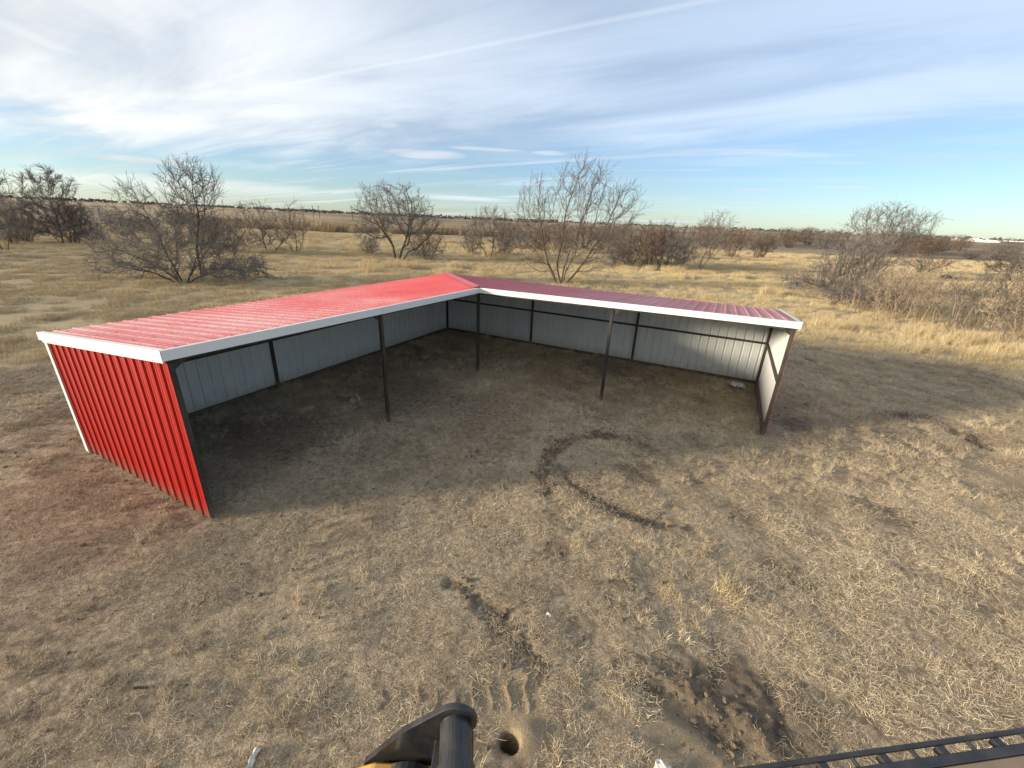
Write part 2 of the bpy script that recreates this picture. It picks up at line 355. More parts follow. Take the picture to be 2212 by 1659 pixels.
def yardness(x, y):
    n = (fbm(x, y, .35, 3, 40)-.5)*3.2
    return sstep(-.8, .8, np.minimum(x+6.8+n, 6.3-y+n*.7))
def shed_flat(x, y):
    """1 close to the shed, where the ground was levelled"""
    a = np.maximum(np.maximum(-x-1.0, x-4.7), np.maximum(-12-y, y-1)); b = np.maximum(np.maximum(-x-1, x-12), np.maximum(-4.7-y, y-1))
    return 1-sstep(0, 2.5, np.minimum(a, b))
def features(x, y):
    """returns height, bare-soil mask, pale-soil mask"""
    x = np.asarray(x, float); y = np.asarray(y, float)
    h = np.zeros(x.shape); dirt = np.zeros(x.shape); pale = np.zeros(x.shape)
    clod = fbm(x, y, 7.0, 3, 5, .6)-.5; fine = fbm(x, y, 16.0, 2, 9)-.5; edge = (fbm(x, y, 4.0, 2, 77)-.5)
    for pts, hw, dep, amp in ((ARC1, .15, .01, .11), (TRACK2, .11, .02, .06), (TRACK_R1, .18, .05, .10), (TRACK_R2, .18, .05, .10)):
        d, s, a, L = poly_dist(x, y, pts); k = 1-sstep(hw*.55, hw*1.45, d+edge*.22)
        h += k*(clod*amp+fine*amp*.5-dep); dirt = np.maximum(dirt, k*np.clip(.8+clod*2.0, .2, 1))
    for pts, hw, dep, side in ((ARC2, .11, .055, -1), (RUT, .11, .045, 1)):
        d, s, a, L = poly_dist(x, y, pts); sd = d*s*side
        ends = sstep(0, .15, a)*sstep(0, .15, L-a)+.15
        k = np.exp(-(d/hw)**2); h -= k*dep*np.minimum(ends, 1); dirt = np.maximum(dirt, np.clip(k*1.3, 0, 1))
        bm_ = np.exp(-((sd-hw*1.9)/(hw*.9))**2)*(1-sstep(.1, .5, d-hw*2)); h += bm_*(.022+clod*.07); dirt = np.maximum(dirt, bm_*.6)
    for px_, py_, r, s in PATCHES:
        q = np.hypot(x-px_, y-py_)/r+edge*.9; k = (1-sstep(.5, 1.15, q))*s
        dirt = np.maximum(dirt, k); h += k*(clod*.028+fine*.022-.008)
    for px_, py_, r, s in PALE:
        q = np.hypot(x-px_, y-py_)/r+edge*.7; k = (1-sstep(.5, 1.1, q))*s; pale = np.maximum(pale, k)
    # tyre tread print
    u = (x-TREAD_O[0])*RH.x+(y-TREAD_O[1])*RH.y; v = (x-TREAD_O[0])*FH.x+(y-TREAD_O[1])*FH.y
    zone = np.exp(-((u)/.30)**4)*np.exp(-((v-.03)/.14)**4); zone2 = np.exp(-((u+.75)/.45)**4)*np.exp(-((v+.06)/.12)**4)*.4
    ridge = np.maximum(0, np.sin((u+.022*np.sin(v*22))*PI/.085))**8
    h += (zone+zone2)*(ridge*.038*np.clip(.2+1.7*fbm(x, y, 9, 2, 55), 0, 1.3)-.02+fine*.03); pale = np.maximum(pale, zone*.8); dirt = np.maximum(dirt, zone2*.5)
    # burrow
    q = np.hypot((x-HOLE[0]), (y-HOLE[1])*1.25)+edge*.07; h -= .34*(1-sstep(.04, .10, q)); dirt = np.maximum(dirt, 1-sstep(.1, .2, q))
    h += .06*np.exp(-((np.hypot(x-HOLE[0]-.13, y-HOLE[1]-.10)-.02)/.13)**2)
    return h, np.clip(dirt, 0, 1), np.clip(pale, 0, 1)
def height(x, y, feat=True):
    x = np.asarray(x, float); y = np.asarray(y, float)
    yd = yardness(x, y); fl = shed_flat(x, y)
    r = np.hypot(x-CAM.x, y-CAM.y)
    h = (fbm(x, y, .45, 3, 1)-.5)*.11*(1-.75*fl)+(fbm(x, y, 2.2, 3, 3)-.5)*.065*(1-.6*fl)
    h += (1-yd)*((fbm(x, y, .09, 3, 21)-.5)*.35*sstep(0, 25, r-12)+(fbm(x, y, 1.2, 2, 25)-.5)*.06)
    h += sstep(120, 260, r)*(fbm(x, y, .012, 3, 31)-.5)*1.6
    h += sstep(260, 1500, r)*(4.5+3.0*fbm(x, y, .0022, 2, 33))
    if feat:
        near = r < 24
        if np.any(near):
            hh = np.zeros(x.shape); hh[near] = features(x[near], y[near])[0]; h = h+hh
    return h
def hz(x, y): return float(height(np.array([x]), np.array([y]))[0])

def graded(parts):
    out = []
    for a, b, s in parts: out.append(np.arange(a, b-1e-9, s))
    return np.concatenate(out)
def growing(start, stop, s0, g):
    v = [start]; s = s0
    while abs(v[-1]) < abs(stop): v.append(v[-1]+math.copysign(s, stop)); s *= g
    return np.array(v[1:])
S = np.concatenate((growing(-14, -7000, .09, 1.09)[::-1], graded([(-14, -4, .065), (-4, -1.3, .036), (-1.3, .6, .017), (.6, 4, .036), (4, 14.01, .065)]), growing(14, 7000, .09, 1.09)))
T = np.concatenate((growing(0, -300, .2, 1.25)[::-1], graded([(0, 1.6, .12), (1.6, 1.9, .03), (1.9, 2.95, .018), (2.95, 6, .036), (6, 15.01, .06)]), growing(15, 7000, .085, 1.065)))
SS, TT = np.meshgrid(S, T); GX = CAM.x+SS*RH.x+TT*FH.x; GY = CAM.y+SS*RH.y+TT*FH.y
GZ = height(GX, GY)
nx, ny = len(S), len(T); ii = (np.arange(ny-1)[:, None]*nx+np.arange(nx-1)[None, :]).ravel()
Fq = np.stack((ii, ii+1, ii+nx+1, ii+nx), 1)
m_, t, b = new_mat('ground_soil_and_dry_grass')
co = geo_pos(t)
yd = t.n('ShaderNodeAttribute', attribute_name='yard').outputs['Fac']; di = t.n('ShaderNodeAttribute', attribute_name='dirt').outputs['Fac']
pa = t.n('ShaderNodeAttribute', attribute_name='pale').outputs['Fac']
na = t.noise(co, 0.55, 5, 0.6, .3); nb = t.noise(co, 9.0, 6, 0.65, .2); nc = t.noise(co, 75.0, 4, 0.7)
soil = t.mix(t.smooth(nb, .3, .7), (0.18, 0.135, 0.092), (0.34, 0.265, 0.182))
litter = t.mix(t.smooth(nc, .34, .68), (0.20, 0.152, 0.104), (0.62, 0.505, 0.348))
yardc = t.mix(t.smooth(t.m('ADD', t.m('MULTIPLY', na, .6), t.m('MULTIPLY', nb, .4)), .36, .62), soil, litter)
yardc = t.mix(1.0, yardc, t.mix(t.smooth(t.noise(co, 13.0, 4, 0.7, .4), .36, .64), (0.78, 0.77, 0.75), (1.24, 1.24, 1.22)), 'MULTIPLY')
yardc = t.mix(di, yardc, t.mix(t.smooth(nb, .35, .65), (0.10, 0.076, 0.054), (0.21, 0.162, 0.115)))
yardc = t.mix(pa, yardc, t.mix(t.smooth(nc, .3, .7), (0.29, 0.22, 0.14), (0.40, 0.31, 0.20)))
# open field: gold, tan and grey-olive drifts
mp = t.n('ShaderNodeMapping'); mp.inputs['Rotation'].default_value = (0, 0, math.radians(24)); mp.inputs['Scale'].default_value = (0.35, 1.0, 1.0); t.set(mp.inputs['Vector'], co)
f1 = t.noise(mp.outputs[0], 0.10, 6, 0.6, .5); f2 = t.noise(mp.outputs[0], 0.028, 5, 0.6, .4); f3 = t.noise(co, 2.2, 5, .65); f4 = t.noise(mp.outputs[0], 0.0045, 5, 0.6, .3)
fc = t.mix(t.smooth(t.m('ADD', t.m('MULTIPLY', f1, .65), t.m('MULTIPLY', f3, .35)), .36, .66), (0.31, 0.245, 0.15), (0.50, 0.40, 0.235))
fc = t.mix(t.m('MULTIPLY', t.smooth(f2, .52, .70), .75), fc, (0.29, 0.23, 0.14))
dist = t.vm('LENGTH', t.vm('SUBTRACT', co, tuple(CAM)))
farc = t.mix(t.smooth(f4, .42, .60), (0.17, 0.125, 0.085), (0.42, 0.32, 0.19)); farc = t.mix(t.smooth(f2, .45, .62), farc, (0.31, 0.23, 0.14))
# beyond about a hundred metres the land turns to larger fields of stubble and scrub
fc = t.mix(t.smooth(dist, 70, 190), fc, farc)
col = t.mix(yd, fc, yardc)
t.set(b.inputs['Base Color'], col); b.inputs['Roughness'].default_value = 0.92; b.inputs['Specular IOR Level'].default_value = 0.15
put_bump(t, b, t.m('ADD', t.m('MULTIPLY', nb, .7), t.m('MULTIPLY', nc, .5)), 0.85, 0.04)
M['ground'] = m_
gme = fast_mesh('ground', np.stack((GX.ravel(), GY.ravel(), GZ.ravel()), 1), Fq, m_, True)
fx = np.zeros(GX.size); fp = np.zeros(GX.size); rr = np.hypot(GX.ravel()-CAM.x, GY.ravel()-CAM.y); nr = rr < 24
_, fx[nr], fp[nr] = features(GX.ravel()[nr], GY.ravel()[nr])
for nm, arr in (('yard', yardness(GX, GY).ravel()), ('dirt', fx), ('pale', fp)):
    at = gme.attributes.new(nm, 'FLOAT', 'POINT'); at.data.foreach_set('value', arr.astype(np.float32))
ground = link('ground', gme); tag(ground, kind='structure')

# ------------------------------------------------------------------ dry grass: patches of single blades, set out on points
PATCH_COLS = {}
def ribbon_patch(name, n, size, length, width, pitch, curl, nseg, mat, seed, tuft=0):
    """n bent blades spread over a size x size square; returns a mesh"""
    r = np.random.default_rng(seed)
    p = np.zeros((n, 3)); p[:, :2] = (r.random((n, 2))-.5)*size
    if tuft:
        c = (r.random((tuft, 2))-.5)*size*.85; p[:, :2] = c[r.integers(0, tuft, n)]+r.normal(0, size*.055, (n, 2))
    az_ = r.random(n)*2*PI; pi_ = np.radians(r.uniform(*pitch, n)); L = r.uniform(*length, n); wd = r.uniform(*width, n)
    dv = np.stack((np.cos(az_)*np.cos(pi_), np.sin(az_)*np.cos(pi_), np.sin(pi_)), 1)
    pts = [p.copy()]
    for k in range(nseg):
        p = p+dv*(L/nseg)[:, None]; p[:, 2] = np.maximum(p[:, 2], .004); pts.append(p.copy())
        dv = dv+r.normal(0, curl, (n, 3)); dv[:, 2] -= curl*.35; dv /= np.linalg.norm(dv, axis=1)[:, None]
    a2 = r.random(n)*2*PI; side = np.stack((np.cos(a2), np.sin(a2), r.normal(0, .35, n)), 1)
    side -= (side*dv).sum(1)[:, None]*dv; side /= np.linalg.norm(side, axis=1)[:, None]
    V = []
    for k, q in enumerate(pts):
        w_ = wd*(1-.75*k/nseg)/2; V += [q-side*w_[:, None], q+side*w_[:, None]]
    V = np.stack(V, 1); m2 = 2*(nseg+1)              # (n, m2, 3)
    base = np.arange(n)[:, None]*m2
    F = np.concatenate([base+np.array([2*k, 2*k+1, 2*k+3, 2*k+2]) for k in range(nseg)], 0)
    me = fast_mesh(name, V.reshape(-1, 3), F, mat)
    tone = np.repeat(r.random(n)**1.3, m2).astype(np.float32)
    at = me.attributes.new('tone', 'FLOAT', 'POINT'); at.data.foreach_set('value', tone)
    return me
def patch_collection(name, meshes):
    c = bpy.data.collections.new(name)
    for me in meshes:
        o = bpy.data.objects.new(me.name, me); c.objects.link(o)
    return c
def instancer(name, pts, rotz, scl, tint, idx, coll, label, cat):
    me = bpy.data.meshes.new(name); me.vertices.add(len(pts)); me.vertices.foreach_set('co', np.asarray(pts, np.float32).ravel())
    for nm, arr, ty in (('rotz', rotz, 'FLOAT'), ('scl', scl, 'FLOAT'), ('tint', tint, 'FLOAT'), ('idx', idx, 'INT')):
        at = me.attributes.new(nm, ty, 'POINT'); at.data.foreach_set('value', np.asarray(arr, np.float32 if ty == 'FLOAT' else np.int32))
    me.update(); o = link(name, me); tag(o, label, cat, kind='stuff')
    ng = bpy.data.node_groups.new(name+'_nodes', 'GeometryNodeTree')
    ng.interface.new_socket('Geometry', in_out='INPUT', socket_type='NodeSocketGeometry'); ng.interface.new_socket('Geometry', in_out='OUTPUT', socket_type='NodeSocketGeometry')
    N, Lk = ng.nodes, ng.links
    gi = N.new('NodeGroupInput'); go = N.new('NodeGroupOutput'); mp_ = N.new('GeometryNodeMeshToPoints'); ip = N.new('GeometryNodeInstanceOnPoints')
    ci = N.new('GeometryNodeCollectionInfo'); ci.inputs[0].default_value = coll; ci.inputs['Separate Children'].default_value = True; ci.inputs['Reset Children'].default_value = True
    def attr(nm, ty):
        a = N.new('GeometryNodeInputNamedAttribute'); a.data_type = ty; a.inputs[0].default_value = nm; return a.outputs[0]
    cx = N.new('ShaderNodeCombineXYZ'); Lk.new(attr('rotz', 'FLOAT'), cx.inputs[2])
    Lk.new(gi.outputs[0], mp_.inputs[0]); Lk.new(mp_.outputs[0], ip.inputs['Points']); Lk.new(ci.outputs[0], ip.inputs['Instance'])
    ip.inputs['Pick Instance'].default_value = True; Lk.new(attr('idx', 'INT'), ip.inputs['Instance Index'])
    Lk.new(cx.outputs[0], ip.inputs['Rotation']); Lk.new(attr('scl', 'FLOAT'), ip.inputs['Scale']); Lk.new(ip.outputs[0], go.inputs[0])
    md = o.modifiers.new('patches', 'NODES'); md.node_group = ng
    return o
def in_view(x, y, margin=1.0):
    s = (x-CAM.x)*RH.x+(y-CAM.y)*RH.y; t_ = (x-CAM.x)*FH.x+(y-CAM.y)*FH.y
    return (t_ > .9) & (np.abs(s) < t_*1.36+2.6+margin), s, t_
def jitter_grid(s0, s1, t0, t1, step, r):
    a, b_ = np.meshgrid(np.arange(s0, s1, step), np.arange(t0, t1, step)); a = a.ravel()+r.uniform(-.5, .5, a.size)*step; b_ = b_.ravel()+r.uniform(-.5, .5, b_.size)*step
    return CAM.x+a*RH.x+b_*FH.x, CAM.y+a*RH.y+b_*FH.y
def under_wall(x, y):
    return ((np.abs(x) < .16) & (y > -11.2) & (y < .2)) | ((np.abs(y) < .16) & (x > -.2) & (x < 11.2)) | ((np.abs(y+11) < .13) & (x > -.2) & (x < 3.8)) | ((np.abs(x-11) < .13) & (y > -3.8) & (y < .2))

straw_lie = [ribbon_patch('straw_lying', 400, .35, (.035, .14), (.002, .0046), (2, 42), .44, 4, M['straw'], 100+k) for k in range(6)]
straw_up = [ribbon_patch('straw_tuft', 170, .34, (.05, .13), (.0025, .005), (25, 80), .30, 3, M['straw'], 120+k, 5) for k in range(4)]
straw_sparse = [ribbon_patch('straw_sparse', 130, .35, (.04, .16), (.002, .0045), (2, 40), .5, 4, M['straw'], 140+k) for k in range(4)]
c_straw = patch_collection('straw_patches', straw_lie+straw_sparse+straw_up)
names = sorted([o.name for o in c_straw.objects]); order = {n: i for i, n in enumerate(names)}
ids_lie = [order[o.name] for o in c_straw.objects if o.name.startswith('straw_lying')]
ids_sp = [order[o.name] for o in c_straw.objects if o.name.startswith('straw_sparse')]
ids_up = [order[o.name] for o in c_straw.objects if o.name.startswith('straw_tuft')]
r = np.random.default_rng(3)
xs, ys = [], []
for s0, s1, t0, t1, st in ((-11, 11, .9, 7, .27), (-30, 30, 7, 14, .33), (-36, 36, 14, 27, .46)):
    a, b_ = jitter_grid(s0, s1, t0, t1, st, r); xs.append(a); ys.append(b_)
X = np.concatenate(xs); Y = np.concatenate(ys)
foot = [(D_*.99, -s_) for D_ in (3.72,) for s_ in (3.60, 7.40, 11.06)]+[(7.35, -3.74), (11.06, -3.74), (3.6, -11.1), (10.98, -3.8), (7.3, -3.6), (3.6, -7.3)]
foot += [(r.uniform(.17, .30), -q) for q in np.arange(.4, 10.8, .42)]+[(q, -r.uniform(.17, .30)) for q in np.arange(.4, 10.8, .42)]+[(q, -11.12-r.uniform(.03, .15)) for q in np.arange(.2, 3.7, .3)]+[(10.8-r.uniform(0, .1), -q) for q in np.arange(.4, 3.5, .4)]
foot = np.array(foot); X = np.concatenate((X, foot[:, 0])); Y = np.concatenate((Y, foot[:, 1])); isfoot = np.arange(X.size) >= X.size-len(foot)
ok, _, tt = in_view(X, Y); isf = isfoot; ok &= (np.hypot(X-HOLE[0], Y-HOLE[1]) > .24) & (yardness(X, Y) > .35) & ~under_wall(X, Y); X, Y, tt, isf = X[ok], Y[ok], tt[ok], isf[ok]
_, dm, pm = features(X, Y); big = fbm(X, Y, .5, 4, 60); mid = fbm(X, Y, 1.7, 3, 64)
u = r.random(X.size); dens = np.clip(.72+2.4*(big*.55+mid*.45-.45), .25, 1.2)*(1-.93*dm)*(1-.85*pm)
inside = ((X > .1) & (X < 3.6) & (Y > -10.9) & (Y < 0)) | ((Y < -.1) & (Y > -3.6) & (X < 10.9) & (X > 0)); dens *= np.where(inside, .9, 1)
idx = np.where(u < dens*.82, np.array(ids_lie)[r.integers(0, len(ids_lie), X.size)], np.array(ids_sp)[r.integers(0, len(ids_sp), X.size)])
tuftp = ((fbm(X, Y, .9, 2, 71) > .60) & (r.random(X.size) < .5)) | ((tt > 6) & (r.random(X.size) < .34)); idx = np.where(tuftp & (dm < .3) & (pm < .3), np.array(ids_up)[r.integers(0, len(ids_up), X.size)], idx)
idx = np.where(isf, np.array(ids_up)[r.integers(0, len(ids_up), X.size)], idx)
keep = isf | (r.random(X.size) > np.maximum(dm*.75, pm*.8)); X, Y, idx, tt, big, mid, dm, isf = X[keep], Y[keep], idx[keep], tt[keep], big[keep], mid[keep], dm[keep], isf[keep]
tint = np.clip((.62-(big*.5+mid*.5))*2.2, 0, .8)*.8+.16*sstep(8.5, 4.5, X)+dm*.4+r.uniform(-.28, .50, X.size)*np.where(tt > 5.5, 1.0, .55)
scl = r.uniform(.8, 1.25, X.size)*np.where(isf, .62, np.where(tt > 14, 1.6, np.where(tt > 7, 1.3, .95)))
instancer('yard_straw', np.stack((X, Y, height(X, Y)-.004), 1), r.random(X.size)*2*PI, scl, np.clip(tint, 0, .9), idx, c_straw, 'short curly straw and trampled dry grass covering the yard', 'dry grass')

fld = [ribbon_patch('field_tuft', 620, 1.2, (.08, .22), (.006, .011), (45, 88), .22, 2, M['field_grass'], 200+k, 70) for k in range(5)]
fld += [ribbon_patch('field_tall', 600, 1.2, (.28, .62), (.006, .011), (55, 88), .20, 3, M['field_grass'], 220+k, 30) for k in range(3)]
c_field = patch_collection('field_patches', fld)
names = sorted([o.name for o in c_field.objects]); order = {n: i for i, n in enumerate(names)}
id_s = np.array([order[o.name] for o in c_field.objects if 'tuft' in o.name]); id_t = np.array([order[o.name] for o in c_field.objects if 'tall' in o.name])
xs, ys = [], []
for s0, s1, t0, t1, st in ((-40, 40, 8, 26, .95), (-80, 80, 26, 52, 1.3), (-125, 125, 52, 92, 2.2)):
    a, b_ = jitter_grid(s0, s1, t0, t1, st, r); xs.append(a); ys.append(b_)
X = np.concatenate(xs); Y = np.concatenate(ys); ok, _, tt = in_view(X, Y, 2); ok &= (yardness(X, Y) < .6) & ~under_wall(X, Y); X, Y, tt = X[ok], Y[ok], tt[ok]
g1 = fbm(X*.55+Y*.2, Y, .10, 4, 81); g2 = fbm(X, Y, .45, 3, 85)
gold_band = np.exp(-((Y-9.5-.02*X)/3.6)**2)*sstep(8, 13, X)
keep = r.random(X.size) < np.clip(.75+.8*(g1*.5+g2*.5-.4)+gold_band, .5, 1); X, Y, tt, g1, g2, gold_band = X[keep], Y[keep], tt[keep], g1[keep], g2[keep], gold_band[keep]
tall = (r.random(X.size) < np.clip((g1-.58)*2, 0, .3)+gold_band*.22)
idx = np.where(tall, id_t[r.integers(0, len(id_t), X.size)], id_s[r.integers(0, len(id_s), X.size)])
tint = np.clip((.60-(g1*.7+g2*.3))*2.6, 0, .8)*(1-.9*gold_band)*.8+r.uniform(0, .15, X.size)*(1-.5*gold_band)
scl = r.uniform(.75, 1.2, X.size)*np.where(tt > 52, 1.7, np.where(tt > 26, 1.2, .95))
instancer('field_grass', np.stack((X, Y, height(X, Y, False)-.01), 1), r.random(X.size)*2*PI, scl, np.clip(tint, 0, .95), idx, c_field, 'tufted golden dry grass of the open field beyond the shed', 'dry grass')

# reed beds far out
reedm = [ribbon_patch('reed_clump', 170, 3.2, (1.2, 2.3), (.05, .10), (68, 89), .07, 2, M['reed'], 240+k) for k in range(3)]
c_reed = patch_collection('reed_patches', reedm)
xs, ys = [], []
for cx_, cy_, la, lb, n_ in ((-80, 64, 17, 6, 130), (-60, 84, 14, 5, 70), (-104, 62, 16, 4, 60), (-40, 96, 10, 4, 40)):
    a = r.normal(0, 1, n_)*la*.5; b_ = r.normal(0, 1, n_)*lb*.5; xs.append(cx_+a*.78-b_*.62); ys.append(cy_+a*.62+b_*.78)
X = np.concatenate(xs); Y = np.concatenate(ys)
instancer('reed_bed', np.stack((X, Y, height(X, Y, False)-.05), 1), r.random(X.size)*2*PI, r.uniform(.7, 1.1, X.size), r.uniform(0, .6, X.size), r.integers(0, 3, X.size), c_reed, 'pale tan bed of tall reeds far behind the bare trees', 'reeds')

# loose clods along the churned tracks: one heap of uncountable crumbs
def clod_mesh(name, centres, sizes, mat, seed):
    r = np.random.default_rng(seed)
    ico = np.array([(0, 0, 1), (.894, 0, .447), (.276, .851, .447), (-.724, .526, .447), (-.724, -.526, .447), (.276, -.851, .447), (.724, .526, -.447), (-.276, .851, -.447), (-.894, 0, -.447), (-.276, -.851, -.447), (.724, -.526, -.447), (0, 0, -1)])
    fc_ = np.array([(0,1,2), (0,2,3), (0,3,4), (0,4,5), (0,5,1), (1,6,2), (2,7,3), (3,8,4), (4,9,5), (5,10,1), (6,7,2), (7,8,3), (8,9,4), (9,10,5), (10,6,1), (11,7,6), (11,8,7), (11,9,8), (11,10,9), (11,6,10)])
    n = len(centres); V = ico[None]*(1+r.normal(0, .22, (n, 12, 1)))*sizes[:, None, None]*np.array([1, 1, .75])*r.uniform(.7, 1.3, (n, 1, 3)); V += centres[:, None]
    F = (np.arange(n)[:, None, None]*12+fc_[None]).reshape(-1, 3)
    return fast_mesh(name, V.reshape(-1, 3), F, mat)
m_, t, b = new_mat('soil_clod'); nn = t.noise(geo_pos(t), 20, 4, .6)
t.set(b.inputs['Base Color'], t.mix(nn, (0.10, 0.076, 0.053), (0.22, 0.17, 0.12))); b.inputs['Roughness'].default_value = .95; b.inputs['Specular IOR Level'].default_value = .1
cs = []
def along(pts, n, spread, off=0):
    pts = np.array(pts); sg = r.integers(0, len(pts)-1, n); f = r.random(n)[:, None]; p = pts[sg]*(1-f)+pts[sg+1]*f
    cs.append(p+r.normal(0, spread, (n, 2)))
along(ARC1, 650, .10); along(ARC2, 170, .13); along(TRACK2, 130, .10); along(RUT, 70, .16); along(TRACK_R1, 120, .14); along(TRACK_R2, 100, .13)
for px_, py_, rd, s_ in PATCHES: n_ = int(13*s_*min(rd, .6)/.4); cs.append(np.array([px_, py_])+r.normal(0, rd*.4, (n_, 2)))
cs.append(np.stack((r.uniform(-4, 17, 900), r.uniform(-13.2, 3, 900)), 1))
P = np.concatenate(cs); P = P[np.hypot(P[:, 0]-HOLE[0], P[:, 1]-HOLE[1]) > .13]; P = P[~under_wall(P[:, 0], P[:, 1])]
sz = np.exp(r.normal(math.log(.014), .45, len(P))).clip(.005, .035)
cl = link('soil_clods', clod_mesh('soil_clods', np.column_stack((P, height(P[:, 0], P[:, 1])+sz*.25)), sz, m_, 5)); tag(cl, 'dark crumbs of churned soil along the wheel tracks', 'soil clods', kind='stuff')

# ------------------------------------------------------------------ the L-shaped shed
D = 3.70; LN = 11.0; OV = 0.06; HB = 2.16; HF_IN = 2.42; HF_END = 2.515
shed = empty('livestock_shed', (0, 0, 0))
tag(shed, 'L-shaped open-front metal livestock shed with red roof and white trim', 'shed')
def front_h(s):
    """front roof height at distance s from the outer corner along a wing"""
    return HF_IN if s < D else HF_IN+(HF_END-HF_IN)*(s-D)/(LN-D)
def roof_z(depth, s):
    """roof height; depth measured inwards from the back wall, s along the wing"""
    return HB+(depth+OV)/(D+2*OV)*(front_h(s)-HB)
# local frame of each wing: A runs along -y with depth +x, B runs along +x with depth -y
def wA(s, dp, z): return Vector((dp, -s, z))
def wB(s, dp, z): return Vector((s, -dp, z))
RIB = .2286
def profile(u0, u1, rh=.022):
    """ribbed sheet profile between u0 and u1: list of (u, height)"""
    pts = [(u0, 0.0)]; k = math.floor(u0/RIB)
    while k*RIB < u1+RIB:
        c = (k+.5)*RIB
        for du, h in ((-.031, 0), (-.012, rh), (.012, rh), (.031, 0), (.066, 0), (.072, .0045), (.080, .0045), (.086, 0), (.143, 0), (.149, .0045), (.157, .0045), (.163, 0)):
            if u0+.002 < c+du < u1-.002: pts.append((c+du, h))
        k += 1
    pts.append((u1, 0.0)); return pts
def sheet(name, prof, fa, fb, nrm, m_out, m_in, parent, lift=0.0):
    """ribbed sheet from edge curve fa(u) to fb(u); nrm points out; two skins"""
    V, F, I = [], [], []; n = len(prof)
    for skin, off in ((0, 0.0), (1, -.0035)):
        for u, h in prof:
            V.append(fa(u)+nrm*(h+off+lift)); V.append(fb(u)+nrm*(h+off+lift))
    for i in range(n-1):
        a = 2*i; F.append((a, a+2, a+3, a+1)); I.append(0)
        a = 2*n+2*i; F.append((a, a+1, a+3, a+2)); I.append(1)
    for e in (0, n-1):
        a, c = 2*e, 2*n+2*e; F.append((a, a+1, c+1, c) if e else (a, c, c+1, a+1)); I.append(0)
    for i in range(n-1):
        a, c = 2*i, 2*n+2*i; F.append((a, c, c+2, a+2)); I.append(0); F.append((a+1, a+3, c+3, c+1)); I.append(0)
    me = mesh_np(name, V, F, [m_out, m_in], I)
    import bmesh
    return link(name, me, parent)
def screws(points, nrm, parent, r_=.0105):
    mb = MB()
    for p in points: mb.tube(p-nrm*.002, p+nrm*.007, r_, r_*.8, 6)
    if points: tag(mb.build('screws', M['screw'], parent), kind='stuff')
roof = empty('roof'); roof.parent = shed
walls = empty('wall'); walls.parent = shed
frame = empty('frame'); frame.parent = shed
PW = .9144
jit = random.Random(4)
for wing, W_ in (('A', wA), ('B', wB)):
    slope = math.atan((HF_IN-HB)/(D+2*OV))
    inw = (W_(0, 1, 0)-W_(0, 0, 0)); nrm = (Vector((0, 0, 1))-inw*math.tan(slope)).normalized()
    # roof sheets, cut along the hip at the corner
    s0 = -OV; k = 0
    while s0 < LN+OV-1e-6:
        s1 = min(s0+PW, LN+OV)
        pr = profile(s0, s1, .017)
        def back(s, W_=W_): return W_(s, -OV, roof_z(-OV, s)+.004)
        def frnt(s, W_=W_):
            dp = min(D+OV, s) if s > -OV else -OV
            dp = max(dp, -OV+.005); return W_(s, dp, roof_z(dp, s)+.004)
        pn = sheet('roof_panel', pr, back, frnt, nrm, M['roof_red'], M['liner'], roof, lift=.003*(k % 2)+jit.uniform(0, .001))
        pts = []
        for u, h in pr:
            if h > 0 : continue
        kk = math.floor(s0/RIB)
        for q in range(kk, kk+6):
            c = (q+.5)*RIB-.055
            if s0+.01 < c < s1-.01:
                for fr in (.07, .36, .66, .95):
                    dp = -OV+.03+fr*(D+2*OV-.06)
                    if dp < min(D+OV, c)-.12: pts.append(W_(c+jit.uniform(-.012, .012), dp+jit.uniform(-.015, .015), roof_z(dp, c)+.004)+nrm*.003)
        screws(pts, nrm, pn)
        s0 = s1; k += 1
    # back wall sheets: red outside, white inside
    s0 = 0.0; k = 0; out = -inw
    while s0 < LN-1e-6:
        s1 = min(s0+PW, LN); pr = profile(s0, s1)
        sheet('wall_panel', pr, lambda s, W_=W_: W_(s, -.006, -.01), lambda s, W_=W_: W_(s, -.006, roof_z(0, s)-.012), out, M['wall_red'], M['liner'], walls, lift=.002*(k % 2))
        s0 = s1; k += 1
    # end wall sheets
    du = W_(1, 0, 0)-W_(0, 0, 0); s0 = 0.0; k = 0
    while s0 < D-1e-6:
        s1 = min(s0+PW, D); pr = profile(s0, s1)
        pn = sheet('end_wall_panel', pr, lambda s, W_=W_: W_(LN+.006, s, .03), lambda s, W_=W_: W_(LN+.006, s, roof_z(s, LN)-.02), du, M['wall_red'], M['liner'], walls, lift=.002*(k % 2))
        pts = []
        kk = math.floor(s0/RIB)
        for q in range(kk, kk+6):
            c = (q+.5)*RIB+.06
            if s0 < c < s1:
                for z_ in (.12, 1.12): pts.append(W_(LN+.006, c, z_)+du*.004)
        screws(pts, du, pn, .007); s0 = s1; k += 1
PS = .066
def post(x, y, z1, sz=PS):
    z0 = hz(x, y)-.08
    return MB().box(x-sz/2, x+sz/2, y-sz/2, y+sz/2, z0, z1).build('post', M['steel'], frame, bevel=.004)
posts = []
